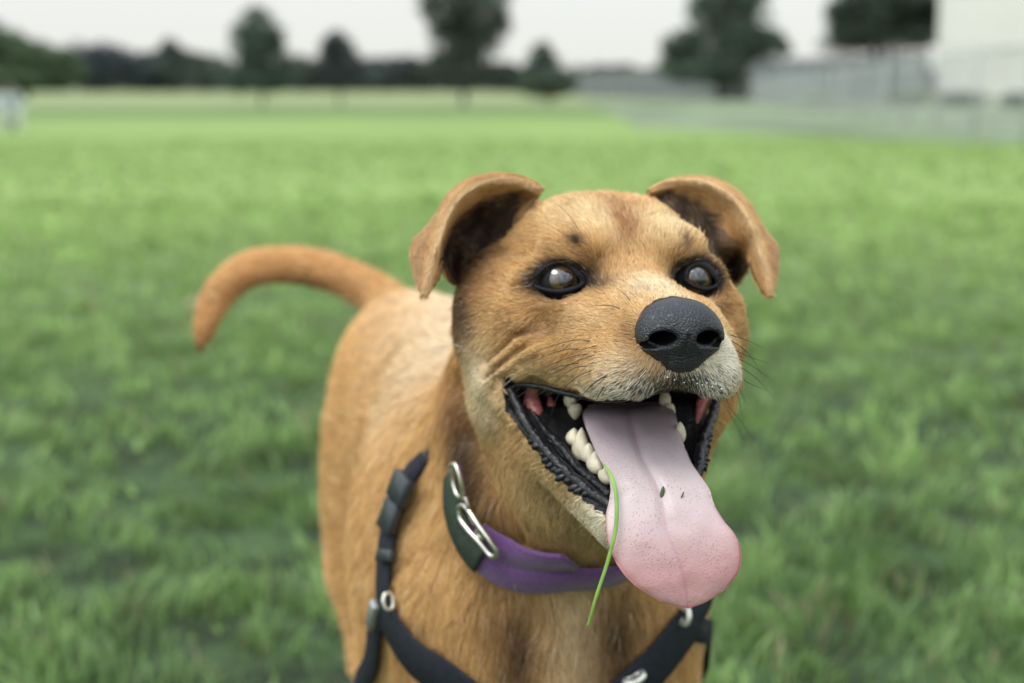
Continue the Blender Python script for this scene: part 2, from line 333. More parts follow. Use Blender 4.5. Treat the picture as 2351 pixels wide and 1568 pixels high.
far = [(215, 300, [(190, 150, 42, 34), (235, 150, 48, 32), (285, 165, 38, 34), (220, 180, 80, 28)], (.030, .040, .038), 'dark rounded clump right of the spreading edge tree'),
       (345, 320, [(330, 165, 42, 26), (370, 160, 34, 28), (350, 185, 60, 22)], (.042, .058, .042), 'low far tree filling the dip left of the peaked one'),
       (395, 310, [(392, 128, 20, 22), (398, 150, 36, 26), (395, 180, 48, 28)], (.045, .060, .042), 'peaked distant tree between low tree tops'),
       (470, 330, [(450, 160, 36, 24), (490, 165, 38, 22), (470, 185, 62, 22)], (.050, .068, .040), 'low bushy distant tree just left of the tall ragged tree'),
       (700, 320, [(690, 175, 38, 28), (715, 185, 34, 22)], (.048, .064, .042), 'low distant tree in the gap between the ragged and the cone shaped tree'),
       (880, 340, [(860, 170, 34, 22), (905, 165, 38, 20), (880, 188, 60, 18)], (.045, .058, .046), 'low distant trees top right of the cone shaped tree'),
       (955, 330, [(945, 170, 34, 24), (970, 180, 34, 24)], (.036, .046, .040), 'dark distant tree against the tallest tree'),
       (1165, 340, [(1150, 178, 36, 20), (1185, 186, 34, 16)], (.034, .044, .038), 'low dark distant tree right of the tallest tree'),
       (1400, 330, [(1380, 178, 36, 14), (1430, 176, 30, 14)], (.07, .08, .065), 'faint low distant tree above the left end of the fence')]
for i, (cx_, d_, sh, c_, lb) in enumerate(far):
    px_tree('distant_tree', cx_, 210, d_, [(x, y - 8, rx * 1.1, ry * 1.25) for x, y, rx, ry in sh], lb, GB, seed=40 + i, n=2600, leaf=.55, trunk_r=.35, trunk_top=.5, col=c_)
def woods():                                            # one unbroken far-off strip of wood under the distant trees
    g = np.random.default_rng(5); bl = []
    for x in np.arange(-1800, 4200, 30):
        bl.append(((x - 1175.5) / F_ * 420, 420 + g.uniform(-8, 8), 1.6 + g.uniform(0, 1.2), 4.0, 5, 4.2 + g.uniform(0, 1.8)))
    V, F4, cc = crown_mesh(bl, 34000, .9, (.036, .046, .036), 9, gap=.05)
    tag(mesh('distant_wood', V, F4, M_leaf, cols=cc, smooth=False), kind='stuff')
woods()

# ------------------------------------------------------------------ fence, building, shrubs on the right
def fence():
    A = np.array([6.2, 140.0, 0]); B = np.array([19.0, 66.0, 0]); D = B - A; Ln = np.linalg.norm(D); D = D / Ln; Nn = np.array([D[1], -D[0], 0])
    if Nn[1] > 0: Nn = -Nn
    t = empty('board_fence', tuple(B)); tag(t, 'long grey board fence with posts receding beneath the trees', 'fence')
    Z = np.array([0, 0, 1.]); ax = [D, Nn, Z]
    m1 = mat('grey_boards', (.17, .185, .19), rough=.85, noise=(1.5, .2)); m2 = mat('grey_posts', (.25, .265, .26), rough=.8, noise=(2, .15)); m3 = mat('pale_rail', (.34, .35, .34), rough=.7, noise=(2, .1))
    V, Fq = merge([boxv(A + D * s + Z * 1.15, ax, (.72, .02, 1.1)) for s in np.arange(.8, Ln, 1.5)]); mesh('boards', V, Fq, m1, t, smooth=False)
    for s in np.arange(0, Ln + .1, 4.4):
        V, Fq = boxv(A + D * min(s, Ln) + Nn * .12 + Z * 1.2, ax, (.28 if s > Ln * .55 else .2, .09, 1.2)); mesh('post', V, Fq, m2, t, smooth=False)
    V, Fq = boxv(A + D * Ln / 2 + Nn * .24 + Z * 1.62, ax, (Ln / 2, .03, .05)); mesh('rail', V, Fq, m3, t, smooth=False)
    V, Fq = boxv(A + D * Ln / 2 + Z * 2.34, ax, (Ln / 2, .14, .05)); mesh('capping', V, Fq, mat('fence_capping', (.10, .10, .105), rough=.8, noise=(2, .2)), t, smooth=False)
fence()
def wire_fence():                                       # see-through chain-link fence nearing the camera on the right
    A = np.array([16.4, 104.0, 0]); B = np.array([6.6, 16.0, 0]); D = B - A; Ln = np.linalg.norm(D); D = D / Ln; Z = np.array([0, 0, 1.]); Nn = np.cross(D, Z); H = 1.28
    t = empty('wire_fence', tuple(B)); tag(t, 'pale see-through wire fence with thin posts running from the far trees to the right edge', 'fence')
    mg = mat('galvanised_wire', (.42, .44, .42), rough=.5, noise=(3, .15))
    for s in np.arange(0, Ln + .1, 3.4):
        V, Fq = tube([A + D * s, A + D * s + Z * (H + .03)], [.032, .032], 8); mesh('post', V, Fq, mg, t)
    V, Fq = tube([A + Z * H - Nn * .04, B + Z * H - Nn * .04], [.022, .022], 8); mesh('rail', V, Fq, mg, t)
    st = .075; s0 = np.arange(-H, Ln, st); Vs = []
    for sg in (1, -1):                                  # diagonal wires, woven both ways
        a0 = np.clip(s0, 0, Ln); a1 = np.clip(s0 + H, 0, Ln); z0 = (a0 - s0); z1 = (a1 - s0)
        if sg < 0: z0, z1 = H - z0, H - z1
        z0 = .04 + z0 * (H - .06) / H; z1 = .04 + z1 * (H - .06) / H; wv = D * .0022
        p0 = A + a0[:, None] * D + z0[:, None] * Z + Nn * .006 * sg; p1 = A + a1[:, None] * D + z1[:, None] * Z + Nn * .006 * sg; n3 = Nn * .0022
        Vs.append(np.stack([p0 - wv, p0 + n3, p0 + wv, p1 - wv, p1 + n3, p1 + wv], 1).reshape(-1, 3))
    V = np.vstack(Vs); k = np.arange(len(V) // 6)[:, None] * 6; mesh('wire_mesh', V, np.vstack([k + [[0, 1, 4, 3]], k + [[1, 2, 5, 4]], k + [[2, 0, 3, 5]]]), mg, t, smooth=False)
wire_fence()
def building():
    x0, x1, y0, y1, h = 20.5, 46.0, 70.0, 88.0, 5.6
    t = empty('pale_building', (x0, y0, 0)); tag(t, 'large plain cream building at the right edge beyond the fence', 'building')
    I = np.eye(3); m = mat('cream_render', (.70, .675, .63), rough=.85, noise=(.5, .03)); m2 = mat('cream_fascia', (.72, .695, .65), rough=.8, noise=(.5, .03))
    def wing(V): V = np.array(V); V[:, 0] += (V[:, 1] - y0) * x0 / y0 * 1.02; return V     # side wall runs back at a slant
    V, Fq = boxv(np.array([(x0 + x1) / 2, (y0 + y1) / 2, h / 2 - .1]), I, ((x1 - x0) / 2, (y1 - y0) / 2, h / 2)); mesh('wall', wing(V), Fq, m, t, smooth=False)
    V, Fq = boxv(np.array([(x0 + x1) / 2, (y0 + y1) / 2, h + .02]), I, ((x1 - x0) / 2 + .02, (y1 - y0) / 2 + .02, .05)); mesh('roof', wing(V), Fq, m2, t, smooth=False)
    for i in range(4):
        V, Fq = boxv(np.array([x0 + 3.5 + i * 6.2, y0 - .03, 2.55]), I, (.03, .03, 2.2)); mesh('wall_joint', V, Fq, m2, t, smooth=False)
    V, Fq = boxv(np.array([(x0 + x1) / 2, y0 - .02, 2.85]), I, ((x1 - x0) / 2 - .1, .03, .05)); mesh('wall_band', V, Fq, m2, t, smooth=False)
building()
def shrub(px, py, d, rx, ry, label, seed, col=(.06, .085, .05)):
    p = at(px, py, d); s = d / F_; pos = (p[0], p[1], 0)
    bl = [(k * rx * s * .5, 0, ry * s * .8, rx * s * .6, rx * s * .5, ry * s * (1 - .2 * abs(k))) for k in (-1, -.3, .4, 1)]
    t = empty('shrub', pos); tag(t, label, 'shrub', 'low shrubs by the pale building')
    V, F4, cc = crown_mesh(bl, 2200, .06, col, seed); mesh('foliage', V + np.array(pos), F4, M_leaf, t, cols=cc, smooth=False)
    for k in (-1, 0, 1): V, Fq = tube([(k * rx * s * .3, 0, 0), (k * rx * s * .5, 0, ry * s)], [.04, .015], 6); mesh('stem', V + np.array(pos), Fq, M_bark, t)
shrub(2205, 242, 60, 62, 20, 'dark low shrub below the middle of the pale building', 61)
shrub(2340, 246, 56, 45, 20, 'dark low shrub at the right picture edge under the pale building', 62)
shrub(2080, 240, 61, 50, 24, 'pale green shrub at the near end of the grey fence', 63, (.14, .18, .09))
shrub(1870, 236, 73, 50, 17, 'light green shrub growing against the middle of the fence posts', 64, (.20, .27, .13))

# ------------------------------------------------------------------ small seated figure, far left
def seated_person():
    d = 24.0; b = at(20, 300, d); b[2] = 0
    J = dict(pelvis=(0, 0, .13), waist=(.01, .02, .30), chest=(.03, -.02, .50), neck=(.05, -.05, .63), head0=(.055, -.06, .70), head1=(.06, -.075, .80),
             shl=(-.13, -.02, .57), ell=(-.19, -.14, .42), hal=(-.10, -.30, .36), shr=(.20, -.02, .57), elr=(.26, -.14, .42), har=(.16, -.30, .36),
             hl=(-.09, -.02, .12), kl=(-.13, -.32, .38), al=(-.12, -.48, .07), tl=(-.12, -.62, .04), hr=(.10, -.02, .12), kr=(.15, -.32, .38), ar=(.14, -.48, .07), tr=(.14, -.62, .04))
    ed = [('pelvis', 'waist'), ('waist', 'chest'), ('chest', 'neck'), ('neck', 'head0'), ('head0', 'head1'), ('chest', 'shl'), ('shl', 'ell'), ('ell', 'hal'), ('chest', 'shr'), ('shr', 'elr'), ('elr', 'har'),
          ('pelvis', 'hl'), ('hl', 'kl'), ('kl', 'al'), ('al', 'tl'), ('pelvis', 'hr'), ('hr', 'kr'), ('kr', 'ar'), ('ar', 'tr')]
    rad = dict(pelvis=.13, waist=.12, chest=.13, neck=.05, head0=.075, head1=.085, shl=.06, ell=.045, hal=.035, shr=.06, elr=.045, har=.035, hl=.09, kl=.06, al=.04, tl=.03, hr=.09, kr=.06, ar=.04, tr=.03)
    ks = list(J); me = bpy.data.meshes.new('person'); me.from_pydata([J[k] for k in ks], [(ks.index(a), ks.index(c)) for a, c in ed], [])
    o = bpy.data.objects.new('person', me); C.objects.link(o); o.location = b; o.rotation_euler = (0, 0, R(25)); o.scale = (1, 1, 1.0)
    sk = o.modifiers.new('skin', 'SKIN'); o.modifiers.new('sub', 'SUBSURF').levels = 1; o.modifiers['sub'].render_levels = 1
    for i, k in enumerate(ks): me.skin_vertices[0].data[i].radius = (rad[k], rad[k]); me.skin_vertices[0].data[i].use_root = (i == 0)
    m = bpy.data.materials.new('seated_clothes'); m.use_nodes = True; n = m.node_tree.nodes; l = m.node_tree.links
    tcx = n.new('ShaderNodeTexCoord'); s = n.new('ShaderNodeSeparateXYZ'); l.new(tcx.outputs['Object'], s.inputs[0]); r = n.new('ShaderNodeValToRGB'); r.color_ramp.interpolation = 'CONSTANT'
    e = r.color_ramp.elements; e[0].color = (.42, .46, .36, 1); e[1].position = .40; e[1].color = (.34, .38, .38, 1); q = e.new(.64); q.color = (.25, .16, .11, 1); q = e.new(.74); q.color = (.07, .075, .07, 1)
    l.new(s.outputs['Z'], r.inputs[0]); l.new(r.outputs[0], n['Principled BSDF'].inputs['Base Color']); n['Principled BSDF'].inputs['Roughness'].default_value = .85
    me.materials.append(m)
    tag(o, 'small blurred person sitting on the far lawn in a pale grey top and light trousers', 'person')
seated_person()

# ================================================================== THE DOG
def ell(p, c, r, rot=None):
    q = p - np.asarray(c, p.dtype)
    if rot is not None: q = q @ np.asarray(rot, p.dtype).T
    r = np.asarray(r, p.dtype); a = q / r; k0 = np.sqrt((a * a).sum(-1)); b = a / r; k1 = np.sqrt((b * b).sum(-1)) + 1e-9
    return k0 * (k0 - 1) / k1
def rc(p, a, b, ra, rb):
    a = np.asarray(a, p.dtype); b = np.asarray(b, p.dtype); d = b - a; q = p - a; t = np.clip((q @ d) / (d @ d), 0, 1)
    return np.sqrt(((q - t[..., None] * d) ** 2).sum(-1)) - (ra + (rb - ra) * t)
def smin(a, b, k):
    h = np.clip(.5 + .5 * (b - a) / k, 0, 1); return b + (a - b) * h - k * h * (1 - h)
def smax(a, b, k): return -smin(-a, -b, k)

EYE = {-1: np.array([-3.50, -1.05, -.27]), 1: np.array([3.60, -1.05, -.22])}; EYE_R = 1.22
JX = -.70                                               # the jaw hangs a little to one side
def mouth_cavity(h):
    x, y, z = h[..., 0], h[..., 1], h[..., 2]; ax = np.abs(x - JX * np.clip((-5 - z) / 4, 0, 1))
    zu = np.interp(np.abs(x), [0, .3, 1.5, 3, 4.2, 6], [-5.1, -5.2, -5.6, -5.95, -5.65, -5.2]).astype(h.dtype)
    fl = np.interp(y, [-4, -1.5, 0, 1.5, 3.0, 5.5, 7.5], [-6.2, -6.7, -8.2, -9.3, -10.1, -11.0, -11.5]).astype(h.dtype)
    fl = fl + .5 * np.clip(ax - 2.0, 0, 2) * 0
    side = np.interp(y, [-4.2, -3.0, -2.1, -1.5, -.8], [3.0, 4.2, 5.2, 6.0, 12]).astype(h.dtype)
    d = smax(z - zu, (fl - z) * .8, .3); d = smax(d, -(y + 3.8), .6); d = smax(d, ax - side, .6)
    front = (y - 6.7) - 30 * (z < -5.6)                 # the upper lip closes the front above the teeth
    return np.maximum(d, front)
def head_field(h):
    h = h.copy(); h[..., 0] += (.30 * np.clip(-h[..., 1] / 4, 0, 1) - .25 * np.clip(h[..., 1] / 7, 0, 1)).astype(h.dtype)
    X = h.copy(); X[..., 0] = np.abs(X[..., 0])
    d = ell(X, (0, -5.4, -.1), (4.2, 5.5, 4.05))
    d = smin(d, ell(X, (2.0, -4.3, 1.3), (2.25, 3.8, 2.6)), 1.2)
    d = smin(d, ell(X, (4.5, -4.9, -2.9), (3.3, 4.1, 3.4)), 1.5)
    d = smin(d, ell(X, (4.3, -2.1, -1.7), (2.2, 2.5, 1.5)), 1.2)
    d = smin(d, ell(X, (2.7, .9, -3.1), (2.6, 3.2, 2.0)), 1.2)
    d = smin(d, ell(X, (2.5, -0.95, 1.5), (1.75, 1.5, 1.15)), 1.0)
    d = smin(d, rc(X, (0, -1.5, -0.9), (0, 6.6, -2.5), 2.1, 1.45), 1.0)
    d = smin(d, rc(X, (0.9, .5, -2.9), (.7, 5.9, -3.3), 2.6, 1.9), .8)
    d = smin(d, rc(X, (3.3, .3, -3.8), (1.75, 6.0, -4.3), 1.6, 1.5), .7)
    d = smin(d, ell(X, (2.1, 4.6, -4.9), (1.5, 2.8, 1.2)), .6)
    d = smin(d, ell(X, (0, 6.5, -4.35), (1.4, 1.2, .85)), .4)
    d = smax(d, -rc(X, (0, 8.3, -4.0), (0, 7.3, -5.6), .12, .22), .3)
    # smile folds drawn up from the mouth corner
    sm = 0.5 * (h[..., 0] > 0)
    d = smin(d, rc(X + np.stack([sm, 0 * sm, 0 * sm], -1).astype(h.dtype), (6.5, -2.7, -5.3), (4.7, .9, -3.7), .75, .5), .9)
    d = smin(d, rc(X + np.stack([sm, 0 * sm, 0 * sm], -1).astype(h.dtype), (6.4, -3.2, -3.6), (4.7, .4, -2.4), .85, .55), 1.0)
    d = smax(d, -rc(X, (7.3, -2.3, -4.45), (4.7, 1.6, -2.95), .10, .06), .22)
    d = smax(d, -rc(X, (7.6, -3.2, -5.6), (5.9, -.6, -4.9), .06, .05), .25)
    # base of the ears
    d = smin(d, ell(X, (5.6, -7.0, -1.3), (1.6, 2.2, 2.3)), 1.0)
    d = smin(d, ell(X, (5.3, -4.6, -6.3), (1.9, 2.6, 2.2)), 1.0)
    d = smax(d, -rc(X, (0, 0.1, 2.3), (0, -2.8, 4.5), .5, .45), .9)          # forehead furrow
    # lids: mound and opening
    d = smin(d, ell(X, (3.5, -1.10, -.25), (2.0, 1.35, 1.5)), .5)
    # lower jaw and throat
    J = X.copy(); J[..., 0] = np.abs(h[..., 0] - JX)
    j = rc(J, (0, -4, -7.4), (0, 4.4, -11.9), 3.4, 1.5)
    j = smin(j, rc(J, (2.2, -3, -8.0), (1.3, 4.6, -11.8), 2.4, 1.15), 1.0)
    j = smin(j, rc(J, (4.5, -2.0, -6.2), (3.4, 1.3, -8.9), 1.1, .7), .8)
    j = smin(j, rc(J, (3.4, 1.3, -8.9), (1.7, 5.1, -11.2), .7, .7), .5)
    j = smin(j, rc(J, (0, 5.2, -11.6), (1.0, 5.1, -11.6), .95, .95), .6)
    d = smin(d, j, .7)
    d = smin(d, ell(X, (0, -5.5, -9.5), (5.6, 4.6, 5.2)), 1.6)
    return d
def body_field(p):
    f = p.dtype
    X = p - np.array([.0125, 0, 0], f); S = X.copy(); S[..., 0] = np.abs(S[..., 0])
    d = ell(p, (.0135, .935, .385), (.104, .155, .132))
    d = smin(d, ell(p, (-.028, 1.06, .405), (.087, .20, .112)), .04)
    d = smin(d, ell(p, (-.077, 1.20, .412), (.067, .115, .100)), .04)
    d = smin(d, rc(p, (.012, .90, .465), (-.088, 1.21, .463), .052, .056), .05)
    for s in (-1, 1):                                   # thighs, hind legs, shoulders, fore legs
        c = np.array([-.080 + s * .042, 1.225, .345])
        d = smin(d, ell(p, c, (.046, .09, .115)), .035); c = c + (-.012 * s + .008, 0, 0)
        d = smin(d, rc(p, c + (0, -.03, -.07), c + (0, -.055, -.13), .05, .036), .03)      # stifle, forward
        d = smin(d, rc(p, c + (0, -.055, -.13), c + (0, .065, -.225), .033, .020), .02)    # to the hock, backward
        d = smin(d, rc(p, c + (0, .065, -.225), c + (0, .05, -.320), .019, .017), .012)
        d = smin(d, ell(p, c + (0, .02, -.330), (.023, .036, .015)), .012)
        c = np.array([.0125 + s * .068, .93, .37])
        d = smin(d, ell(p, c, (.047, .078, .125)), .03)
        d = smin(d, rc(p, c + (0, .0, -.07), c + (-s * .004, .045, -.155), .042, .031), .02)
        d = smin(d, rc(p, c + (-s * .004, .045, -.155), c + (-s * .006, .02, -.30), .028, .019), .02)
        d = smin(d, rc(p, c + (-s * .006, .02, -.30), c + (-s * .006, .01, -.345), .019, .018), .01)
        d = smin(d, ell(p, c + (-s * .006, -.012, -.355), (.024, .038, .015)), .012)
    d = smin(d, ell(p, (.030, .845, .375), (.062, .06, .075)), .045)                        # breast
    d = smin(d, rc(p, (.078, .83, .40), (.070, .85, .33), .030, .028), .035)
    d = smin(d, rc(p, (-.030, .83, .40), (-.020, .85, .33), .032, .030), .035)
    G_ = [(-.099, 1.05, .497), (-.110, 1.035, .469), (-.116, 1.03, .441), (-.108, 1.05, .40), (-.104, 1.05, .34)]    # hollow of the flank before the thigh
    for i in range(4): d = smax(d, -rc(p, G_[i], G_[i + 1], .006, .008), .035)
    n0 = h2w((0, -7.5, -2.5)).astype(f); n1 = h2w((0, -6.5, -8.5)).astype(f)
    d = smin(d, rc(p, n0, (.010, .90, .42), .066, .080), .03)
    d = smin(d, rc(p, n1, (.018, .845, .40), .050, .060), .03)
    tail = cr_spline([at(940, 735, 1.27), at(880, 690, 1.32), at(820, 650, 1.34), at(740, 618, 1.35), at(650, 607, 1.35), at(570, 618, 1.34), at(510, 665, 1.33), at(475, 730, 1.32), at(460, 795, 1.32), at(455, 836, 1.32)], 22)
    tr = np.interp(np.linspace(0, 1, 22), [0, .3, .55, .7, .82, .93, 1], np.array([50, 46, 42, 38, 27, 8, 1]) * 1.33 / F_ * .95)
    dt = None
    for i in range(21):
        q = rc(p, tail[i], tail[i + 1], tr[i], tr[i + 1]); dt = q if dt is None else np.minimum(dt, q)
    return smin(d, dt, .022)
FOLD_R1 = [(-7.1, -2.3, -4.95), (-6.72, -1.5, -4.28), (-5.72, -.02, -3.30), (-4.74, .8, -2.82)]
FOLD_R2 = [(-7.15, -2.9, -6.0), (-7.05, -2.4, -5.4), (-6.38, -1.3, -4.78), (-5.52, .15, -3.98), (-4.6, 2.2, -3.25)]
FOLD_C1 = [(-6.95, -2.2, -5.12), (-6.58, -1.52, -4.58), (-5.68, .0, -3.64), (-4.55, 1.4, -3.02)]
FOLD_C2 = [(-6.75, -2.0, -5.7), (-6.6, -1.6, -5.25), (-5.75, .15, -4.40), (-5.0, 1.6, -3.85)]
FOLD_C0 = [(-6.95, -2.0, -4.3), (-5.85, -.4, -3.0), (-5.0, .5, -2.5)]
def crease(p, d):                                       # skin fold between throat and neck
    crs = [at(1052, 900, .808), at(1072, 990, .800), at(1107, 1080, .787), at(1147, 1160, .777), at(1182, 1240, .788)]
    for i in range(4): d = smax(d, -rc(p, crs[i], crs[i + 1], .009, .009), .014)
    h = w2h(p).astype(p.dtype) / 100
    for m in (-1,):                                     # smile folds: two rolls of skin and the lines between them
        q = np.array([-m, 1, 1]) / 100 * np.array([1, 1, 1])
        for Q, r0 in (FOLD_R1, .0016), (FOLD_R2, .0019):
            for i in range(len(Q) - 1): d = smin(d, rc(h, np.array(Q[i]) * q, np.array(Q[i + 1]) * q, r0, r0 * (.9 if i < len(Q) - 2 else .3)), .0028)
        for Q, r0 in (FOLD_C1, .0012), (FOLD_C2, .0012), (FOLD_C0, .0010):
            for i in range(len(Q) - 1): d = smax(d, -rc(h, np.array(Q[i]) * q, np.array(Q[i + 1]) * q, r0, r0 * (.9 if i < len(Q) - 2 else .2)), .0030)
    d = smax(d, -ell(h, np.array([.34, 7.5, -2.55]) / 100, (.0158, .0135, .0125)), .001)       # room behind the nose pad
    for s in (-1, 1): d = smax(d, -ell(h, (s * .0475, .0165, -.0225), (.006, .014, .005)), .014)      # hollow below the cheek bone
    for s in (-1, 1): d = smax(d, -ell(h, (s * .0195, .0125, .0005), (.0035, .005, .0045)), .008)      # hollows at the inner corners of the eyes
    return d
def dog_field(p):                                       # full field in metres at points p (n,3)
    p = np.asarray(p); b = body_field(p); h = w2h(p).astype(p.dtype); d = crease(p, smin(b, head_field(h) / 100, .022))
    # sockets, mouth
    m = mouth_cavity(h) / 100; d = smax(d, -m, .002)
    for s in (-1, 1): d = smax(d, -ell(h, EYE[s] + (0, 1.15, -.05), (1.34, 1.25, 1.05)) / 100, .0008)
    return d
def field_normal(p, e=.0012):
    p = np.asarray(p, float); g = np.stack([dog_field(p + e * np.eye(3)[i]) - dog_field(p - e * np.eye(3)[i]) for i in range(3)], -1); return unit(g)
def march(px, py, off=0, d0=.55, d1=1.6):                      # first hit of a line of sight with the coat
    o = CAM; dr = (cf + cr * (px - CX) / F_ + cu * (CY - py) / F_); t = d0
    for _ in range(120):
        v = float(dog_field((o + dr * t)[None])[0]) - off
        if v < 2e-4 or t > d1: break
        t += max(v * .7, 3e-4)
    return o + dr * t
def axis_steps(marks):                                  # (start, end, step)...
    out = [marks[0][0]]
    for a, b, s in marks: n = max(1, round((b - a) / s)); out += list(np.linspace(a, b, n + 1)[1:])
    return np.array(out, np.float32)
def surface_nets(xs, ys, zs, Fv):
    nx, ny, nz = Fv.shape; sg = Fv < 0
    c = np.zeros((nx - 1, ny - 1, nz - 1), np.uint8)
    for i in (0, 1):
        for j in (0, 1):
            for k in (0, 1): c += sg[i:nx - 1 + i, j:ny - 1 + j, k:nz - 1 + k]
    act = (c > 0) & (c < 8); idx = -np.ones(act.shape, np.int64); I = np.argwhere(act); n = len(I); idx[act] = np.arange(n)
    acc = np.zeros((n, 3)); cnt = np.zeros(n); cs = [xs, ys, zs]
    for a in range(3):
        o1, o2 = [b for b in range(3) if b != a]
        for u in (0, 1):
            for v in (0, 1):
                A = I.copy(); A[:, o1] += u; A[:, o2] += v; B = A.copy(); B[:, a] += 1
                fa = Fv[A[:, 0], A[:, 1], A[:, 2]]; fb = Fv[B[:, 0], B[:, 1], B[:, 2]]; m = (fa < 0) != (fb < 0)
                t = np.where(m, fa / np.where(m, fa - fb, 1), 0)
                P = np.stack([cs[q][A[:, q]] + (t * (cs[q][B[:, q]] - cs[q][A[:, q]])) for q in range(3)], 1)
                acc += P * m[:, None]; cnt += m
    V = acc / cnt[:, None]; quads = []
    for a in range(3):
        o1, o2 = [(1, 2), (2, 0), (0, 1)][a]
        sl0 = [slice(None)] * 3; sl1 = [slice(None)] * 3; sl0[a] = slice(0, -1); sl1[a] = slice(1, None)
        ch = sg[tuple(sl0)] != sg[tuple(sl1)]; E = np.argwhere(ch)
        E = E[(E[:, o1] > 0) & (E[:, o2] > 0) & (E[:, o1] < Fv.shape[o1] - 1) & (E[:, o2] < Fv.shape[o2] - 1)]
        ins = sg[E[:, 0], E[:, 1], E[:, 2]]; q = []
        for u, v in ((-1, -1), (0, -1), (0, 0), (-1, 0)):
            G = E.copy(); G[:, o1] += u; G[:, o2] += v; q.append(idx[G[:, 0], G[:, 1], G[:, 2]])
        q = np.stack(q, 1); q[~ins] = q[~ins][:, ::-1]; quads.append(q)
    return V, np.vstack(quads)
def build_body_mesh():
    s = float(os.environ.get('DOG_RES', '.0019'))
    xs = axis_steps([(-.36, -.20, .008), (-.20, -.05, .0055), (-.05, .175, s), (.175, .21, .007)])
    ys = axis_steps([(.585, .83, s), (.83, .95, .004), (.95, 1.45, .006)])
    zs = axis_steps([(-.005, .30, .006), (.30, .43, .0045), (.43, .67, s), (.67, .70, .008)])
    G = np.stack(np.meshgrid(xs, ys, zs, indexing='ij'), -1)
    Fv = np.full(G.shape[:3], 1., np.float32)
    for i in range(0, len(xs), 16):                     # body in slabs
        Fv[i:i + 16] = body_field(G[i:i + 16])
    iy = np.searchsorted(ys, .86); iz = np.searchsorted(zs, .42); ix0 = np.searchsorted(xs, -.06); ix1 = np.searchsorted(xs, .18)
    for i in range(ix0, ix1, 16):
        a = slice(i, min(i + 16, ix1)); g = G[a, :iy, iz:]; h = w2h(g).astype(np.float32)
        d = crease(g, smin(Fv[a, :iy, iz:], head_field(h) / 100, .022))
        d = smax(d, -mouth_cavity(h) / 100, .002)
        for q in (-1, 1): d = smax(d, -ell(h, EYE[q] + (0, 1.15, -.05), (1.34, 1.25, 1.05)) / 100, .0008)
        Fv[a, :iy, iz:] = d
    return surface_nets(xs, ys, zs, Fv)

# ------------------------------------------------------------------ ears: a folded leaf each, given as rows (px, py, forward cm)
def ear_rows(side):
    if side < 0:
        ridge = [(1248, 437, -5.4), (1205, 411, -5.0), (1150, 402, -4.6), (1095, 413, -4.3), (1052, 441, -4.0), (1024, 482, -3.7), (1009, 522, -3.4), (1000, 562, -3.1), (990, 608, -2.8), (982, 645, -2.6), (975, 680, -2.5)]
        inner = [(1240, 462, -4.8), (1228, 510, -4.4), (1192, 556, -4.3), (1150, 590, -4.6), (1100, 622, -5.2), (1062, 650, -5.8), (1036, 640, -6.0), (1017, 600, -4.6), (1003, 635, -3.6), (992, 655, -3.0), (977, 681, -2.6)]
        back = [(1240, 450, -8.0), (1200, 425, -8.2), (1150, 415, -8.3), (1090, 425, -8.0), (1040, 455, -7.2), (1016, 490, -6.2), (985, 522, -5.6), (955, 552, -5.2), (945, 582, -5.0), (957, 635, -4.2), (973, 681, -2.8)]
    else:
        ridge = [(1492, 437, -5.6), (1545, 416, -5.2), (1603, 411, -4.8), (1655, 426, -4.5), (1698, 461, -4.2), (1726, 508, -3.9), (1742, 550, -3.6), (1751, 592, -3.3), (1757, 625, -3.0), (1762, 652, -2.8), (1766, 680, -2.7)]
        inner = [(1500, 452, -5.0), (1518, 478, -4.8), (1545, 520, -4.6), (1572, 556, -4.8), (1610, 600, -5.6), (1650, 640, -6.4), (1690, 650, -6.4), (1722, 600, -4.8), (1738, 636, -3.7), (1750, 660, -3.1), (1764, 681, -2.8)]
        back = [(1500, 450, -8.2), (1545, 428, -8.4), (1600, 424, -8.5), (1660, 440, -8.2), (1708, 475, -7.4), (1738, 515, -6.4), (1760, 540, -5.8), (1777, 560, -5.4), (1781, 590, -5.2), (1778, 635, -4.2), (1768, 681, -3.0)]
    dip = [1.2, 2.4, 3.2, 3.6, 3.6, 3.2, 2.6, .9, .5, .25, .05]; rows = []
    for k in range(7):                                  # the hollow meets the head where the head really is
        q = march(*inner[k][:2])
        if (q - CAM) @ cf < .86: inner[k] = (*inner[k][:2], float(w2h(q)[1]) - .35)
    n = 40; rr = cr_spline([hd(*p) for p in ridge], n); ii = cr_spline([hd(*p) for p in inner], n); bb = cr_spline([hd(*p) for p in back], n)
    rr = rr * .965 + ii * .035; bb = bb * .97 + ii * .03
    dd = np.interp(np.linspace(0, 10, n), range(11), dip)
    for k in range(n):
        row = []
        for t in np.linspace(0, 1, 22):                 # from the inner attachment to the ridge, hollow between
            p = ii[k] * (1 - t) + rr[k] * t; w_ = math.sin(math.pi * t ** .8) ** .8 if 0 < t < 1 else 0
            row.append(p + np.array([0, -1, 0]) * dd[k] * w_)
        lip = rr[k] - bb[k]
        for t in np.linspace(0, 1, 11)[1:]:             # over the ridge and back
            p = rr[k] * (1 - t) + bb[k] * t; bulge = math.sin(math.pi * t) * .10 * np.linalg.norm(lip)
            row.append(p + np.array([side * .8, 0, .5]) * bulge)
        rows.append(row)
    return np.array(rows)
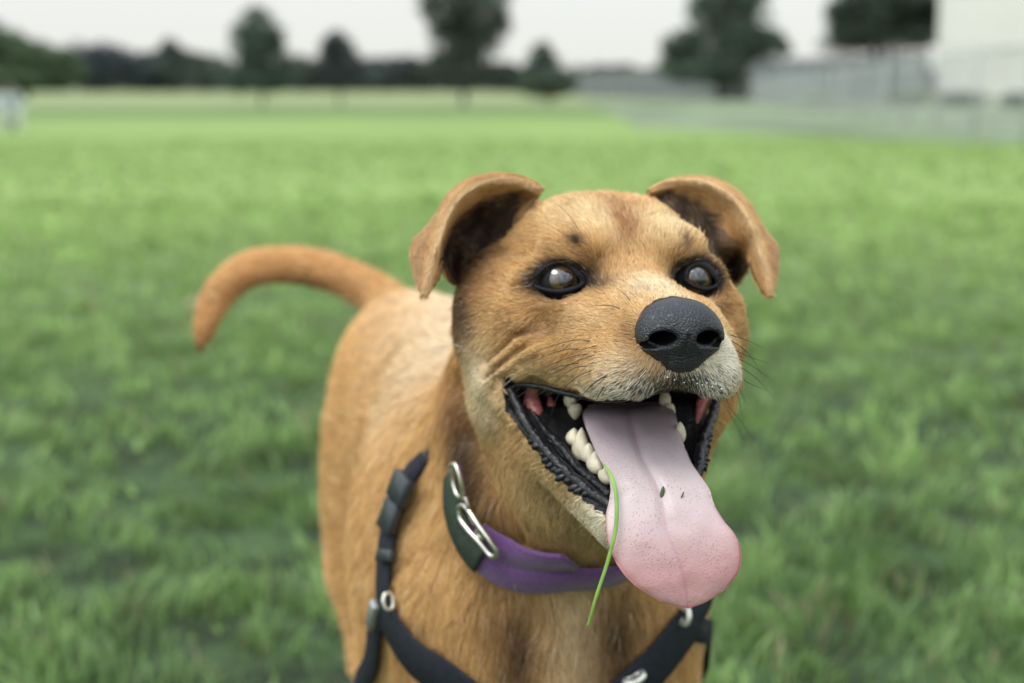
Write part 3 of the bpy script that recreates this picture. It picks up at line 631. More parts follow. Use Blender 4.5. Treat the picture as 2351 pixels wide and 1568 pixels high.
def ear_mesh(side):
    Q = ear_rows(side); nu, nv = Q.shape[:2]; V = h2w(Q.reshape(-1, 3)).reshape(nu, nv, 3)
    du = np.gradient(V, axis=0); dv = np.gradient(V, axis=1); Nn = unit(np.cross(du, dv))
    to = CAM - V; flip = np.sign((Nn[:, 5:18] * to[:, 5:18]).sum(-1).mean()); Nn = Nn * flip
    th_ = .0012 * np.ones((nu, nv, 1)); th_[-3:] *= .6
    A = V + Nn * th_; B = V - Nn * th_; n = nu * nv; F1 = grid_faces(nu, nv)
    if flip < 0: F1 = F1[:, ::-1]
    Fs = [F1, F1[:, ::-1] + n]
    rim = [(i, 0) for i in range(nu)] + [(nu - 1, j) for j in range(1, nv)] + [(i, nv - 1) for i in range(nu - 2, -1, -1)] + [(0, j) for j in range(nv - 2, 0, -1)]
    r = [i * nv + j for i, j in rim]; Fs.append(np.array([(r[k], r[k] + n, r[(k + 1) % len(r)] + n, r[(k + 1) % len(r)]) for k in range(len(r))]))
    uu, vv = np.meshgrid(np.linspace(0, 1, nu), np.arange(nv) / 21., indexing='ij')
    uv = np.stack([uu, vv], -1).reshape(-1, 2)
    return np.vstack([A.reshape(-1, 3), B.reshape(-1, 3)]), np.vstack(Fs), np.vstack([uv, uv]), np.repeat([0, 1], n), np.vstack([Nn.reshape(-1, 3), -Nn.reshape(-1, 3)])

# ------------------------------------------------------------------ coat colours (head table in cm, dog's own markings and a browned cheek hollow)
TAN = np.array([.51, .280, .108]); LIGHT = np.array([.64, .44, .225]); RUST = np.array([.35, .165, .065]); DARK = np.array([.018, .013, .011])
CREAM = np.array([.78, .69, .52]); BROWN = np.array([.11, .058, .028]); BLACK = np.array([.020, .019, .021]); OLIVE = np.array([.42, .30, .15])
def G(h, c, r): q = (h - np.asarray(c)) / np.asarray(r); return np.exp(-(q * q).sum(-1))
def gp(px, py, y):                                      # where that sight line meets the coat (the forward depth only if it meets none)
    p = march(px, py); ok = (p - CAM) @ cf < .86; return tuple(w2h(p) - np.array([0, .15, 0])) if ok else tuple(hd(px, py, y))
HEADMARKS = [                                            # (centre cm, radii cm, colour, strength)
    ((-3.5, -.3, -.3), (1.5, 1.5, 1.0), BROWN, .45), ((3.6, -.3, -.25), (1.4, 1.5, 1.0), BROWN, .45), ((-3.5, -.3, -.3), (1.30, 1.5, .85), DARK, .8), ((3.6, -.3, -.25), (1.25, 1.5, .85), DARK, .8),
    (gp(1380, 500, -1.5), (1.9, 3, 1.3), LIGHT, .9), (gp(1535, 520, -1.5), (1.5, 3, 1.6), LIGHT, 1), (gp(1300, 480, -3), (1.6, 3, 1.0), LIGHT, .5),
    (gp(1437, 520, -1), (.62, 3, 1.3), RUST * .8, 1), (gp(1420, 470, -3), (1.3, 3, .7), RUST, .6), (gp(1450, 620, 1), (1.2, 2, 1.2), RUST, .25),
    (gp(1330, 556, .2), (.36, 1.0, .28), DARK, 1), (gp(1322, 548, .2), (.5, 1.0, .2), DARK, .6), (gp(1574, 560, .2), (.28, 1.0, .36), DARK, .95),
    (gp(1348, 590, .2), (.55, 1.2, .6), BROWN, .5), (gp(1560, 590, .2), (.5, 1.2, .65), BROWN, .55),
    (gp(1366, 655, 1.0), (.5, 1.2, .38), DARK, 1), (gp(1362, 630, 1.0), (.35, 1.2, .5), DARK, .8), (gp(1395, 655, 1.4), (.6, 1.2, .4), BROWN, .85), (gp(1372, 615, 1.4), (.4, 1.2, .5), BROWN, .6), (gp(1556, 645, 1.2), (.35, 1.2, .6), DARK, .8), (gp(1540, 650, 1.2), (.5, 1.2, .6), BROWN, .7),
    (gp(1215, 650, -1.2), (.7, 1, .35), DARK, .5), (gp(1285, 695, -.2), (1.7, 1.5, .45), BROWN, .45),
    (gp(1290, 745, .3), (1.9, 2.5, .8), BROWN, .38), (gp(1210, 758, -.5), (1.5, 2.5, .5), BROWN, .55),  # browner below the eye and cheek bone
    (gp(1370, 730, 2.5), (1.8, 2, .8), LIGHT, .35), (gp(1500, 660, 4), (1.3, 3, 1.0), LIGHT, .75), (gp(1590, 690, 6), (1.6, 2.5, .8), LIGHT, .7),
    (gp(1090, 830, -4), (1.1, 3, 2.8), LIGHT, .6), (gp(1115, 930, -3), (1.1, 3, 1.8), LIGHT, .85), (gp(1200, 850, -.5), (1.5, 2.5, .8), LIGHT, .55),
    (gp(1330, 870, 3), (2.0, 2.5, .7), LIGHT, .45), (gp(1095, 860, -4), (.7, 2, 1.5), CREAM, .4), (gp(1122, 955, -3), (.6, 2, 1.1), CREAM, .3), (gp(1500, 655, 4), (1.0, 2.5, .5), CREAM, .3),
    (gp(1062, 650, -6), (1.0, 3, 1.5), DARK, .97), (gp(1068, 710, -5.5), (.75, 2.5, 1.5), DARK, .9), (gp(1075, 760, -5), (.5, 2, .9), DARK, .6), (gp(1110, 640, -5), (1.0, 2.5, 1.4), BROWN, .6), (gp(1100, 600, -5.0), (1.2, 2.5, .7), DARK, .8), (gp(1150, 580, -4), (.9, 2, .4), BROWN, .7), (gp(1110, 660, -4.5), (1.1, 3, 1.5), RUST, .5),
    (gp(1690, 620, -6), (1.6, 3, 1.5), BROWN, .9), (gp(1688, 660, -6), (.9, 3, 1.0), DARK, .5), (gp(1665, 750, -2), (.7, 2.5, 1.2), LIGHT, .5), (gp(1655, 700, -1), (.6, 1.5, .8), BROWN, .35),
    (gp(1640, 870, 6.2), (1.3, 2.0, 1.6), CREAM, .95), (gp(1672, 820, 5.0), (.9, 2.5, 1.5), CREAM, .95), (gp(1450, 770, 6.5), (.45, 1.2, 1.1), BROWN, .6),
    (gp(1430, 850, 6.3), (1.5, 2, .9), CREAM, .35), (gp(1380, 905, 5.5), (1.6, 2, .5), CREAM, .65), (gp(1490, 870, 7.2), (1.0, 1.5, .7), DARK, .55), (gp(1565, 868, 7.6), (.9, 1, .4), DARK, .8),
    (gp(1395, 1230, 5), (1.3, 2.8, 1.8), CREAM, 1), (gp(1360, 1180, 4), (1.2, 2.5, .8), CREAM, .95), (gp(1330, 1220, 2), (1.3, 2.5, 1.1), BROWN, .55),
    ((-4.5, 0, -11), (3.5, 5, 3), OLIVE, .8), ((0, 1, -14), (4, 5, 3), OLIVE, .8)]
NK = [march(*q) for q in ((1062, 930), (1080, 1000), (1108, 1075), (1148, 1155), (1178, 1225))]
def crease_dist(h):
    d = np.full(len(h), 9.)
    for Q in (FOLD_C1, FOLD_C2, FOLD_C0):
        for i in range(len(Q) - 1): d = np.minimum(d, rc(h, Q[i], Q[i + 1], 0, 0))
    return d
def paint(p):
    """coat colour, chance of dark / pale grizzled hairs, hair length (m)"""
    h = w2h(p); n = len(p); c = np.repeat(TAN[None], n, 0); hl = h[:, 1] > -9
    near_head = (np.linalg.norm(h - np.array([0, -2, -4]), axis=1) < 15)
    # trunk colours, and shade painted into them
    back = np.clip((p[:, 2] - .44) / .06, 0, 1) * np.clip((p[:, 1] - .86) / .08, 0, 1) * np.clip((1.31 - p[:, 1]) / .12, 0, 1) * np.clip((.135 + p[:, 0]) / .08, 0, 1)
    c = c * (1 - .8 * back[:, None]) + np.array([.56, .405, .25]) * .8 * back[:, None]
    chest = G(p, at(1330, 1440, .80), (.022, .10, .06)); c = c * (1 - .35 * chest[:, None]) + CREAM * .7 * .35 * chest[:, None]
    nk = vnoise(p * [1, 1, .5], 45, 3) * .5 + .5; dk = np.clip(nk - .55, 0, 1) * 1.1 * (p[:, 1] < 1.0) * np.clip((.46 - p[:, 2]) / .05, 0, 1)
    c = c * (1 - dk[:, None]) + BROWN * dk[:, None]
    for q, r, col, s in ((at(1190, 1480, .80), (.016, .10, .035), BROWN, .95), (at(1195, 1500, .80), (.007, .10, .025), DARK, .6), (at(1420, 1470, .80), (.018, .10, .04), BROWN, .9), (at(1425, 1480, .80), (.008, .10, .028), DARK, .5), (at(1130, 1400, .8), (.012, .1, .03), BROWN, .4), (NK[0], (.008, .03, .022), DARK, .8), (NK[1], (.011, .03, .020), DARK, .95), (NK[2], (.012, .03, .020), DARK, .95), (NK[3], (.012, .03, .020), DARK, .85), (NK[4], (.010, .03, .016), BROWN, .9), (at(1050, 880, .84), (.014, .04, .03), RUST, .6),  # chest valleys and neck crease darkened to paint in their shade
                         (at(650, 630, 1.35), (.14, .12, .05), RUST, .45), (at(680, 655, 1.35), (.07, .1, .010), BROWN, .7), (at(470, 780, 1.32), (.03, .1, .03), RUST, .8), (at(460, 815, 1.32), (.03, .1, .012), BROWN, .6)):  # rust tail; the brown strip paints shade along its underside
        g = G(p, q, r)[:, None] * s; c = c * (1 - g) + col * g
    c = c * 1.1; ch = np.repeat(TAN[None], n, 0)
    for q, r, col, s in HEADMARKS:
        g = G(h, q, r)[:, None] * s; ch = ch * (1 - g) + col * g
    for s_ in (-1, 1):                                  # dark skin and hair of the lids
        q = (((h - EYE[s_] - np.array([-.06, 1.0, .06])) / np.array([1.62, 1.6, 1.15])) ** 2).sum(-1); k_ = np.clip((1.18 - q + .12 * vnoise(p, 700, 77)) / .35, 0, 1)[:, None] * .93; ch = ch * (1 - k_) + np.array([.013, .011, .011]) * k_
    wgt = np.clip((14 - np.linalg.norm(h - np.array([0, -1, -3.5]), axis=1)) / 3, 0, 1) * np.clip((h[:, 1] + 10) / 2, 0, 1); wgt = wgt[:, None]
    c = c * (1 - wgt) + ch * wgt
    griz = np.clip(1.2 * G(h, (-1.0, 7.4, -5.3), (3.1, 2.3, .9)) + 1.0 * G(h, (1.3, 7.6, -4.9), (1.3, 1.5, .8)), 0, 1)
    ln = np.interp(h[:, 1], [-9, -5, 0, 5, 8], [.011, .0072, .0048, .0038, .0034])
    ln = np.where(wgt[:, 0] > .5, ln, .014); ln = np.where(p[:, 1] > 1.0, .011, ln); ln = np.where((p[:, 0] < -.12) & (p[:, 2] > .43), .006, ln)
    ln = ln * (1 + .7 * G(h, (-5, -1, -11), (4, 5, 3)))
    cd_ = crease_dist(h); cr_ = np.exp(-(cd_ / .20) ** 2) * (wgt[:, 0] > .3); ln = ln * (1 - .65 * np.exp(-(cd_ / .6) ** 2)); c = c * (1 - .55 * cr_[:, None]) + BROWN * .55 * cr_[:, None]  # hair along the fold lines browned, painting in the shade of the folds
    return np.clip(c, .01, .9), griz, ln
HFLOW = [((0, 7, -1), (0, -1, .35)), ((2.5, 6.5, -2.5), (.5, -1, .0)), ((-2.5, 6.5, -2.5), (-.5, -1, .0)), ((1.0, 7.3, -5), (.75, -.35, -1)), ((-1.0, 7.3, -5), (-.85, -.45, -1)), ((-3, 5, -5), (-.8, -.9, -.8)), ((3, 5, -5), (.8, -.9, -.8)),
         ((-4.5, 2.5, -4), (-.6, -1, -.35)), ((4.5, 2.5, -4), (.6, -1, -.35)), ((0, 1, 0), (0, -.7, .7)), ((0, -3, 4), (0, -1, .25)), ((-2.5, -1, 2.2), (-.5, -.7, .7)), ((2.5, -1, 2.2), (.5, -.7, .7)), ((-5, -3, 2), (-.7, -1, .3)), ((5, -3, 2), (.7, -1, .3)),
         ((-2, 1.2, 0), (-.3, -.5, 1)), ((2, 1.2, 0), (.3, -.5, 1)), ((-6, -2, -1), (-.4, -1, -.2)), ((6, -2, -1), (.4, -1, -.2)), ((-3.5, 1, -2), (-.5, -1, -.3)), ((3.5, 1, -2), (.5, -1, -.3)), ((-7, -4, -4), (-.1, -1, -.7)), ((7, -4, -4), (.1, -1, -.7)),
         ((-5, 2, -10), (-.5, -1, -.35)), ((5, 2, -10), (.5, -1, -.35)), ((-2.5, 5, -12), (-.3, -1, -.5)), ((0, 5, -13), (0, -1, -.3)), ((-5, -3, -12), (0, -.6, -1)), ((3, 6.5, -12), (.3, -1, -.5))]
HFP = np.array([a for a, b in HFLOW], float); HFD = unit(np.array([b for a, b in HFLOW], float))
def flow(p):
    h = w2h(p); d2 = ((h[:, None] - HFP[None]) ** 2).sum(-1) + .3; wt = 1 / d2 ** 2; v = (wt[..., None] * HFD[None]).sum(1) / wt.sum(1)[:, None]
    vh = unit(v) @ HM
    vb = np.zeros_like(p); vb[:, 1] = .9; vb[:, 0] = -.28; vb[:, 2] = -.35
    fr = (p[:, 1] < .92)[:, None]; vb = np.where(fr, np.array([0, .25, -1.]) + 0 * p, vb)
    tl = (p[:, 2] > .50) & (p[:, 0] < -.09); vb[tl] = (-1, 0, -.15)
    wgt = np.clip((13.5 - np.linalg.norm(h - np.array([0, -1, -3.5]), axis=1)) / 3, 0, 1)[:, None]
    return unit(vh * wgt + vb * (1 - wgt))

dog = empty('dog', (-.03, .98, 0))
tag(dog, 'short haired tan dog with folded ears panting with its tongue hanging out', 'dog')
BV, BF = build_body_mesh()
hB = w2h(BV)
cav = mouth_cavity(hB); inmouth = (np.abs(cav) < .22) & (np.abs(hB[:, 0]) < 8) & (hB[:, 1] > -5) & (hB[:, 2] > -13) & (hB[:, 2] < -3.5)
near_box = (hB[:, 1] < 9) & (hB[:, 1] > -4.5) & (hB[:, 2] > -13)
inmouth = (cav < .20) & near_box & (hB[:, 2] < -4.0)
inside = (cav < .07) & near_box & (hB[:, 2] < -4.0)
def eye_mask(h, k=1.0):
    m = np.zeros(len(h))
    for s in (-1, 1):
        q = (h - (EYE[s] + np.array([-.08 * s * 0, 1.0, .0]))) / np.array([1.5, 1.5, 1.25]) / k
        m = np.maximum(m, (q * q).sum(-1) < 1)
    return m > 0
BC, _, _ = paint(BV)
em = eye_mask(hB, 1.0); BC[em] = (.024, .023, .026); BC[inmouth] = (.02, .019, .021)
NO = np.array([.34, 7.35, -2.50])                      # middle of the nose pad
nm = (((hB - NO) / np.array([1.92, 2.0, 1.62])) ** 2).sum(-1) < 1
BC[nm & (hB[:, 1] > 6.6)] = (.03, .03, .034)
EARS = [ear_mesh(-1), ear_mesh(1)]
def ear_color(uv, side_idx, p):
    u, v = uv[:, 0], uv[:, 1]; n = len(uv); c = np.repeat(TAN[None] * .95, n, 0)
    inn = (side_idx == 0) & (v < 1.0)
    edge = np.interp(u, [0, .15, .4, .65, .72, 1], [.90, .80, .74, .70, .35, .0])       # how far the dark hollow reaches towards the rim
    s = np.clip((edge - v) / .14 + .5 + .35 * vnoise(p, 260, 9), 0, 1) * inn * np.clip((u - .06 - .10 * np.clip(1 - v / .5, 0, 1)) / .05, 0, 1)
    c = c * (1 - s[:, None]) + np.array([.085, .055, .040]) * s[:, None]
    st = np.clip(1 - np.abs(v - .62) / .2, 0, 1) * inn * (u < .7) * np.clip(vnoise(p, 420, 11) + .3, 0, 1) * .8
    c = c * (1 - st[:, None]) + BROWN * st[:, None]
    rim = np.exp(-((v - 1.0) / .055) ** 2); c = c * (1 - .55 * rim[:, None]) + np.array([.70, .50, .28]) * .55 * rim[:, None]  # rim paled to paint in the lit edge of the ear
    bk = (v > 1.1); c[bk] = c[bk] * .5 + np.array([.38, .24, .14]) * .5
    return c
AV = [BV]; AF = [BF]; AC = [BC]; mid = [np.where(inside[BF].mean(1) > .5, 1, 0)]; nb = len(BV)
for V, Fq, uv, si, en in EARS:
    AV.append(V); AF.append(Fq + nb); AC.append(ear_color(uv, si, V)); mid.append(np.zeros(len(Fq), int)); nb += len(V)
M_gum = mat('mouth_lining', (.010, .0095, .011), rough=.5, spec=.3, noise=(120, .3), bump=('noise', 260, .5, .002))
body = mesh('body', np.vstack(AV), np.vstack(AF), None, dog, cols=np.vstack(AC), mats=[M_skin, M_gum], midx=np.concatenate(mid))

# ------------------------------------------------------------------ fur
def tri_setup(V, Fq):
    T = np.vstack([Fq[:, [0, 1, 2]], Fq[:, [0, 2, 3]]]); a, b, c = V[T[:, 0]], V[T[:, 1]], V[T[:, 2]]; cr_ = np.cross(b - a, c - a); A = np.linalg.norm(cr_, axis=1) / 2
    return T, a, b, c, cr_ / (2 * A[:, None] + 1e-15), A
def vnormals(V, Fq):
    T, a, b, c, n, A = tri_setup(V, Fq); vn = np.zeros_like(V)
    for k in range(3): np.add.at(vn, T[:, k], n * A[:, None])
    return unit(vn)
def hair_object(name, P0, D, Nn, Ln, Rd, Cc, parent, material, npt=4, curl=.35):
    """P0 roots, D lay direction (tangent), Nn normals"""
    n = len(P0); cu_ = bpy.data.hair_curves.new(name); cu_.add_curves([npt] * n)
    t = np.linspace(0, 1, npt)[None, :, None]
    up = Nn[:, None]; dd = D[:, None]; L_ = Ln[:, None, None]
    ang = .62 * (1 - curl * t)                            # rises off the skin, then lies along it
    pos = P0[:, None] + L_ * (dd * (t * np.cos(ang)) + up * (t * (1 - .6 * t) * .52))
    pos = pos - np.array(parent.location)
    cu_.points.foreach_set('position', pos.astype(np.float32).ravel()) if False else cu_.attributes['position'].data.foreach_set('vector', pos.astype(np.float32).ravel())
    rad = (Rd[:, None] * np.array([1, .9, .65, .12])[None, :npt]).astype(np.float32)
    ra = cu_.attributes.get('radius') or cu_.attributes.new('radius', 'FLOAT', 'POINT'); ra.data.foreach_set('value', rad.ravel())
    ca = cu_.attributes.new('hcol', 'FLOAT_COLOR', 'CURVE'); c4 = np.ones((n, 4), np.float32); c4[:, :3] = Cc; ca.data.foreach_set('color', c4.ravel())
    cu_.materials.append(material); o = bpy.data.objects.new(name, cu_); C.objects.link(o); o.parent = parent; return o
def sample(V, Fq, dens_v, scale, vn):
    T, a, b, c, n, A = tri_setup(V, Fq); de = dens_v[T].mean(1); ex = A * de * scale; k = rng.poisson(ex); idx = np.repeat(np.arange(len(T)), k); m = len(idx)
    u = rng.random((m, 2)); f = u.sum(1) > 1; u[f] = 1 - u[f]; w0 = 1 - u.sum(1)
    P = w0[:, None] * a[idx] + u[:, :1] * b[idx] + u[:, 1:] * c[idx]
    Nn = unit(w0[:, None] * vn[T[idx, 0]] + u[:, :1] * vn[T[idx, 1]] + u[:, 1:] * vn[T[idx, 2]])
    return P, Nn, T[idx], np.stack([w0, u[:, 0], u[:, 1]], 1)
if not os.environ.get('NOFUR'):
    vn = vnormals(BV, BF)
    view = unit(CAM - BV); vis = np.clip(((vn * view).sum(1) + .45) * 2.5, 0, 1)
    rr_ = np.linalg.norm(hB - np.array([0, -1, -3.5]), axis=1)
    dens = np.interp(rr_, [0, 11, 14, 22, 40, 60], [2.6e6, 2.4e6, 1.2e6, 6.5e5, 3.2e5, 2.2e5]) * vis
    muzz = G(hB, (0, 6, -4), (4, 4, 3)); dens *= 1 + 1.2 * muzz
    dens[eye_mask(hB, .76)] = 0; dens[nm & (hB[:, 1] > 6.6)] = 0; dens[inmouth] = 0; dens[BV[:, 2] < .20] *= .2
    P0, Nn, _, _ = sample(BV, BF, dens, 1.0, vn)
    hh = w2h(P0); D = flow(P0)
    for k, (sc, am) in enumerate(((60, .35), (180, .28))):                                      # locks of hair that lie together
        D = D + am * np.stack([vnoise(P0, sc, 20 + 3 * k + q) for q in range(3)], 1)
    D = D + rng.normal(0, .13, D.shape); D = unit(D - Nn * (D * Nn).sum(1)[:, None])
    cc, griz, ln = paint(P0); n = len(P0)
    tone = 1 + .18 * vnoise(P0, 90, 31) + .13 * vnoise(P0, 350, 32) + rng.normal(0, .20, n); cc = cc * np.clip(tone, .45, 1.6)[:, None]
    dr = rng.random(n); tip = (dr < .06); cc[tip] = cc[tip] * .4; pale = (dr > .96); cc[pale] = cc[pale] * .65 + CREAM * .35
    gz = rng.random(n) < griz * .85; pick = rng.random(n) < np.clip(.62 - .55 * G(hh, (.25, 7.6, -4.9), (1.5, 1.4, .8)), 0, 1)
    cc[gz & pick] = CREAM * rng.uniform(.7, 1.15, ((gz & pick).sum(), 1)); cc[gz & ~pick] = np.array([.035, .032, .032]) * rng.uniform(.6, 1.6, ((gz & ~pick).sum(), 1))
    cc = 1 - (1 - np.clip(cc, 0, 1)) ** 1.95
    ln = ln * rng.uniform(.6, 1.25, n) * np.where(rng.random(n) < .05, 1.55, 1); rd = np.interp(np.linalg.norm(hh, axis=1), [0, 14, 25, 60], [.00010, .00011, .00017, .00030]) * rng.uniform(.75, 1.25, n)
    rd = rd * (1 - .25 * G(hh, (0, 6.5, -4), (4, 3, 3)))
    curl = .35
    hair_object('fur', P0, D, Nn, ln, rd, cc, dog, M_fur)
    print('fur', n)
    # ears: short nap outside, tufts in the hollow
    for V, Fq, uv, si, en in EARS:
        vn2 = en; u, v = uv[:, 0], uv[:, 1]
        de = np.where(si == 0, 3.0e6, 1.6e6) * np.ones(len(V)); P1, N1, T1, W1 = sample(V, Fq, de, 1.0, vn2)
        uvp = (uv[T1] * W1[..., None]).sum(1); sip = si[T1[:, 0]]; c1 = ear_color(uvp, sip, P1)
        tipd = V[len(uv) // 2 - 5][None] - P1; D1 = unit(tipd) + .3 * np.stack([vnoise(P1, 150, 40 + q) for q in range(3)], 1) + rng.normal(0, .15, P1.shape)
        hol = (sip == 0) & (uvp[:, 1] < .75) & (uvp[:, 0] < .65); D1 = np.where(hol[:, None], unit(D1) * .4 + np.array([0, -.8, -.2]) + (V.mean(0) - P1) * 4 + .6 * np.stack([vnoise(P1, 110, 50 + q) for q in range(3)], 1), D1)
        D1 = unit(D1 - N1 * (D1 * N1).sum(1)[:, None]); l1 = np.where(hol, .008 * np.clip(uvp[:, 1] / .3, .25, 1), .0040) * rng.uniform(.5, 1.25, len(P1))
        c1 = c1 * np.clip(1 + .15 * vnoise(P1, 200, 33) + rng.normal(0, .14, len(P1)), .4, 1.7)[:, None]
        c1 = 1 - (1 - np.clip(c1, 0, 1)) ** np.where(c1.mean(1) < .1, 1.0, 1.6)[:, None]
        tuft = hol & (vnoise(P1, 130, 60) > .0) & (rng.random(len(P1)) < .5); c1[tuft] = np.array([.30, .215, .14]) * rng.uniform(.6, 1.4, (tuft.sum(), 1))
        hair_object('ear_fur', P1, D1, N1, l1, np.full(len(P1), .00010), c1, dog, M_fur)
        print('ear fur', len(P1))

# ------------------------------------------------------------------ eyes
for s in (-1, 1):
    gaze = unit(np.array([.16, 1, .10])) if s < 0 else unit(np.array([.02, 1, .10]))
    a = unit(np.cross(gaze, [0, 0, 1.])); b = np.cross(a, gaze); V, Fq = sphere((0, 0, 0), 1., 60, 80, (a, b, gaze))
    ang = np.degrees(np.arccos(np.clip(V @ gaze, -1, 1))); bulge = 1 + .085 * np.exp(-(ang / 30) ** 2)
    P = EYE[s] + V * EYE_R * bulge[:, None]
    c = np.zeros((len(V), 3)); ph = np.arctan2(V @ b, V @ a)
    iris = np.array([.075, .042, .018]) * (1 + .25 * np.sin(ph * 31) * np.sin(ph * 13))[:, None]
    c[:] = (.012, .011, .011); k = ang < 37; c[k] = iris[k] * (1 - .35 * (ang[k] / 37) ** 6)[:, None]; c[ang < 19] = (.004, .004, .005)
    M_eye = mat('eyeball_surface', rough=.12, spec=.5, coat=1, attr='col'); M_eye.node_tree.nodes['Principled BSDF'].inputs['Coat IOR'].default_value = 1.65; M_eye.node_tree.nodes['Principled BSDF'].inputs['Coat Roughness'].default_value = .02
    Fq = np.array(Fq); mesh('eye', h2w(P), Fq, None, dog, cols=c, mats=[M_eye, M_rim], midx=(ang[Fq].mean(1) > 41).astype(int))
    # lid rims: a lofted almond of dark skin round the eyeball
    big = lambda L_: [((938 + x / 2.477) / 1.0208, (375 + y / 2.477) / 1.0208) for x, y in L_]
    if s < 0: opn, out = big([(757, 714), (800, 666), (840, 626), (890, 602), (940, 598), (990, 616), (1030, 655), (1066, 708), (1010, 740), (950, 757), (880, 757), (815, 741)]), big([(718, 718), (785, 640), (860, 588), (940, 570), (1020, 586), (1080, 638), (1125, 705), (1075, 745), (1010, 778), (930, 792), (840, 777), (768, 750)])
    else: opn, out = big([(1655, 692), (1668, 642), (1700, 612), (1742, 604), (1790, 628), (1822, 676), (1842, 718), (1812, 736), (1770, 745), (1720, 737), (1680, 718)]), big([(1634, 700), (1650, 620), (1690, 578), (1742, 564), (1802, 586), (1845, 640), (1868, 722), (1835, 752), (1770, 770), (1700, 752), (1655, 728)])
    nl = 72; t = np.linspace(-np.pi, np.pi, nl, endpoint=False); lo_ = []
    for L_ in (opn, out):
        q = np.array([hd(x, y, .05) for x, y in L_])[:, [0, 2]]; q = cr_spline(np.vstack([q, q[:1]]), 100)[:-1] - EYE[s][[0, 2]]; an = np.arctan2(q[:, 1], q[:, 0]); k_ = np.argsort(an)
        an, r_ = an[k_], np.hypot(q[:, 0], q[:, 1])[k_]; rr0 = np.interp(t, np.r_[an[-1] - 2 * np.pi, an, an[0] + 2 * np.pi], np.r_[r_[-1], r_, r_[0]]); lo_.append(np.stack([np.cos(t) * rr0, np.sin(t) * rr0], 1))
    rows = []
    for w_, rr2, lift in ((-.35, 1.09, 0), (-.1, 1.16, 0), (.08, 1.185, 0), (.30, 1.195, 0), (.55, 1.18, -.02), (.95, 1.04, -.2)):
        XZ = lo_[0] * (1 - w_) + lo_[1] * w_; X, Z = XZ.T
        sp = EYE_R * rr2; Y = np.sqrt(np.maximum(sp ** 2 - (X ** 2 * .62 + Z ** 2), .05)) + lift
        rows.append(EYE[s] + np.stack([X, Y, Z], 1))
    mesh('eyelid', h2w(np.array(rows).reshape(-1, 3)), grid_faces(len(rows), nl, False, True), M_rim, dog)

# ------------------------------------------------------------------ nose
def nose():
    s = .055; xs = np.arange(-2.6, 2.61, s).astype(np.float32); ys = np.arange(-1.2, 2.0, s).astype(np.float32); zs = np.arange(-2.6, 2.0, s).astype(np.float32)
    g = np.stack(np.meshgrid(xs, ys, zs, indexing='ij'), -1); X = g.copy(); X[..., 0] = np.abs(X[..., 0])
    d = ell(X, (0, -.1, .10), (1.88, 1.55, 1.32)); d = smin(d, ell(X, (1.15, .1, -.30), (.92, 1.2, .92)), .35); d = smin(d, ell(X, (0, -.05, -1.1), (1.38, 1.05, 1.12)), .5)
    d = smin(d, ell(X, (0, .55, -.15), (.75, .95, .8)), .3)
    d = smax(d, -ell(X, (1.05, 1.2, -.26), (.58, 1.7, .33)), .3); d = smax(d, -rc(X, (1.25, 1.2, -.40), (2.05, .35, -.70), .26, .13), .12)
    d = smax(d, -rc(X, (0, 1.50, -.1), (0, 1.12, -2.1), .07, .08), .12)
    d = smax(d, -rc(X, (.55, 1.3, -1.0), (1.6, .6, -1.1), .07, .05), .12)
    V, Fq = surface_nets(xs, ys, zs, d.astype(np.float32))
    tilt = R(-8); Rm = np.array([[1, 0, 0], [0, math.cos(tilt), -math.sin(tilt)], [0, math.sin(tilt), math.cos(tilt)]])
    A = np.abs(V) * [1, 0, 0] + V * [0, 1, 1]; hole = np.minimum(ell(A, (1.05, 1.2, -.24), (.56, 1.7, .31)), rc(A, (1.25, 1.2, -.40), (2.05, .35, -.70), .24, .10)) < .04
    mesh('nose', h2w(V @ Rm.T + NO), Fq, None, dog, mats=[M_nose, mat('shaded_nostril_lining', (.004, .004, .005), rough=.9, spec=.1, noise=(80, .2))], midx=hole[Fq].all(1).astype(int))  # black lining also paints the shade deep inside the nostrils
nose()

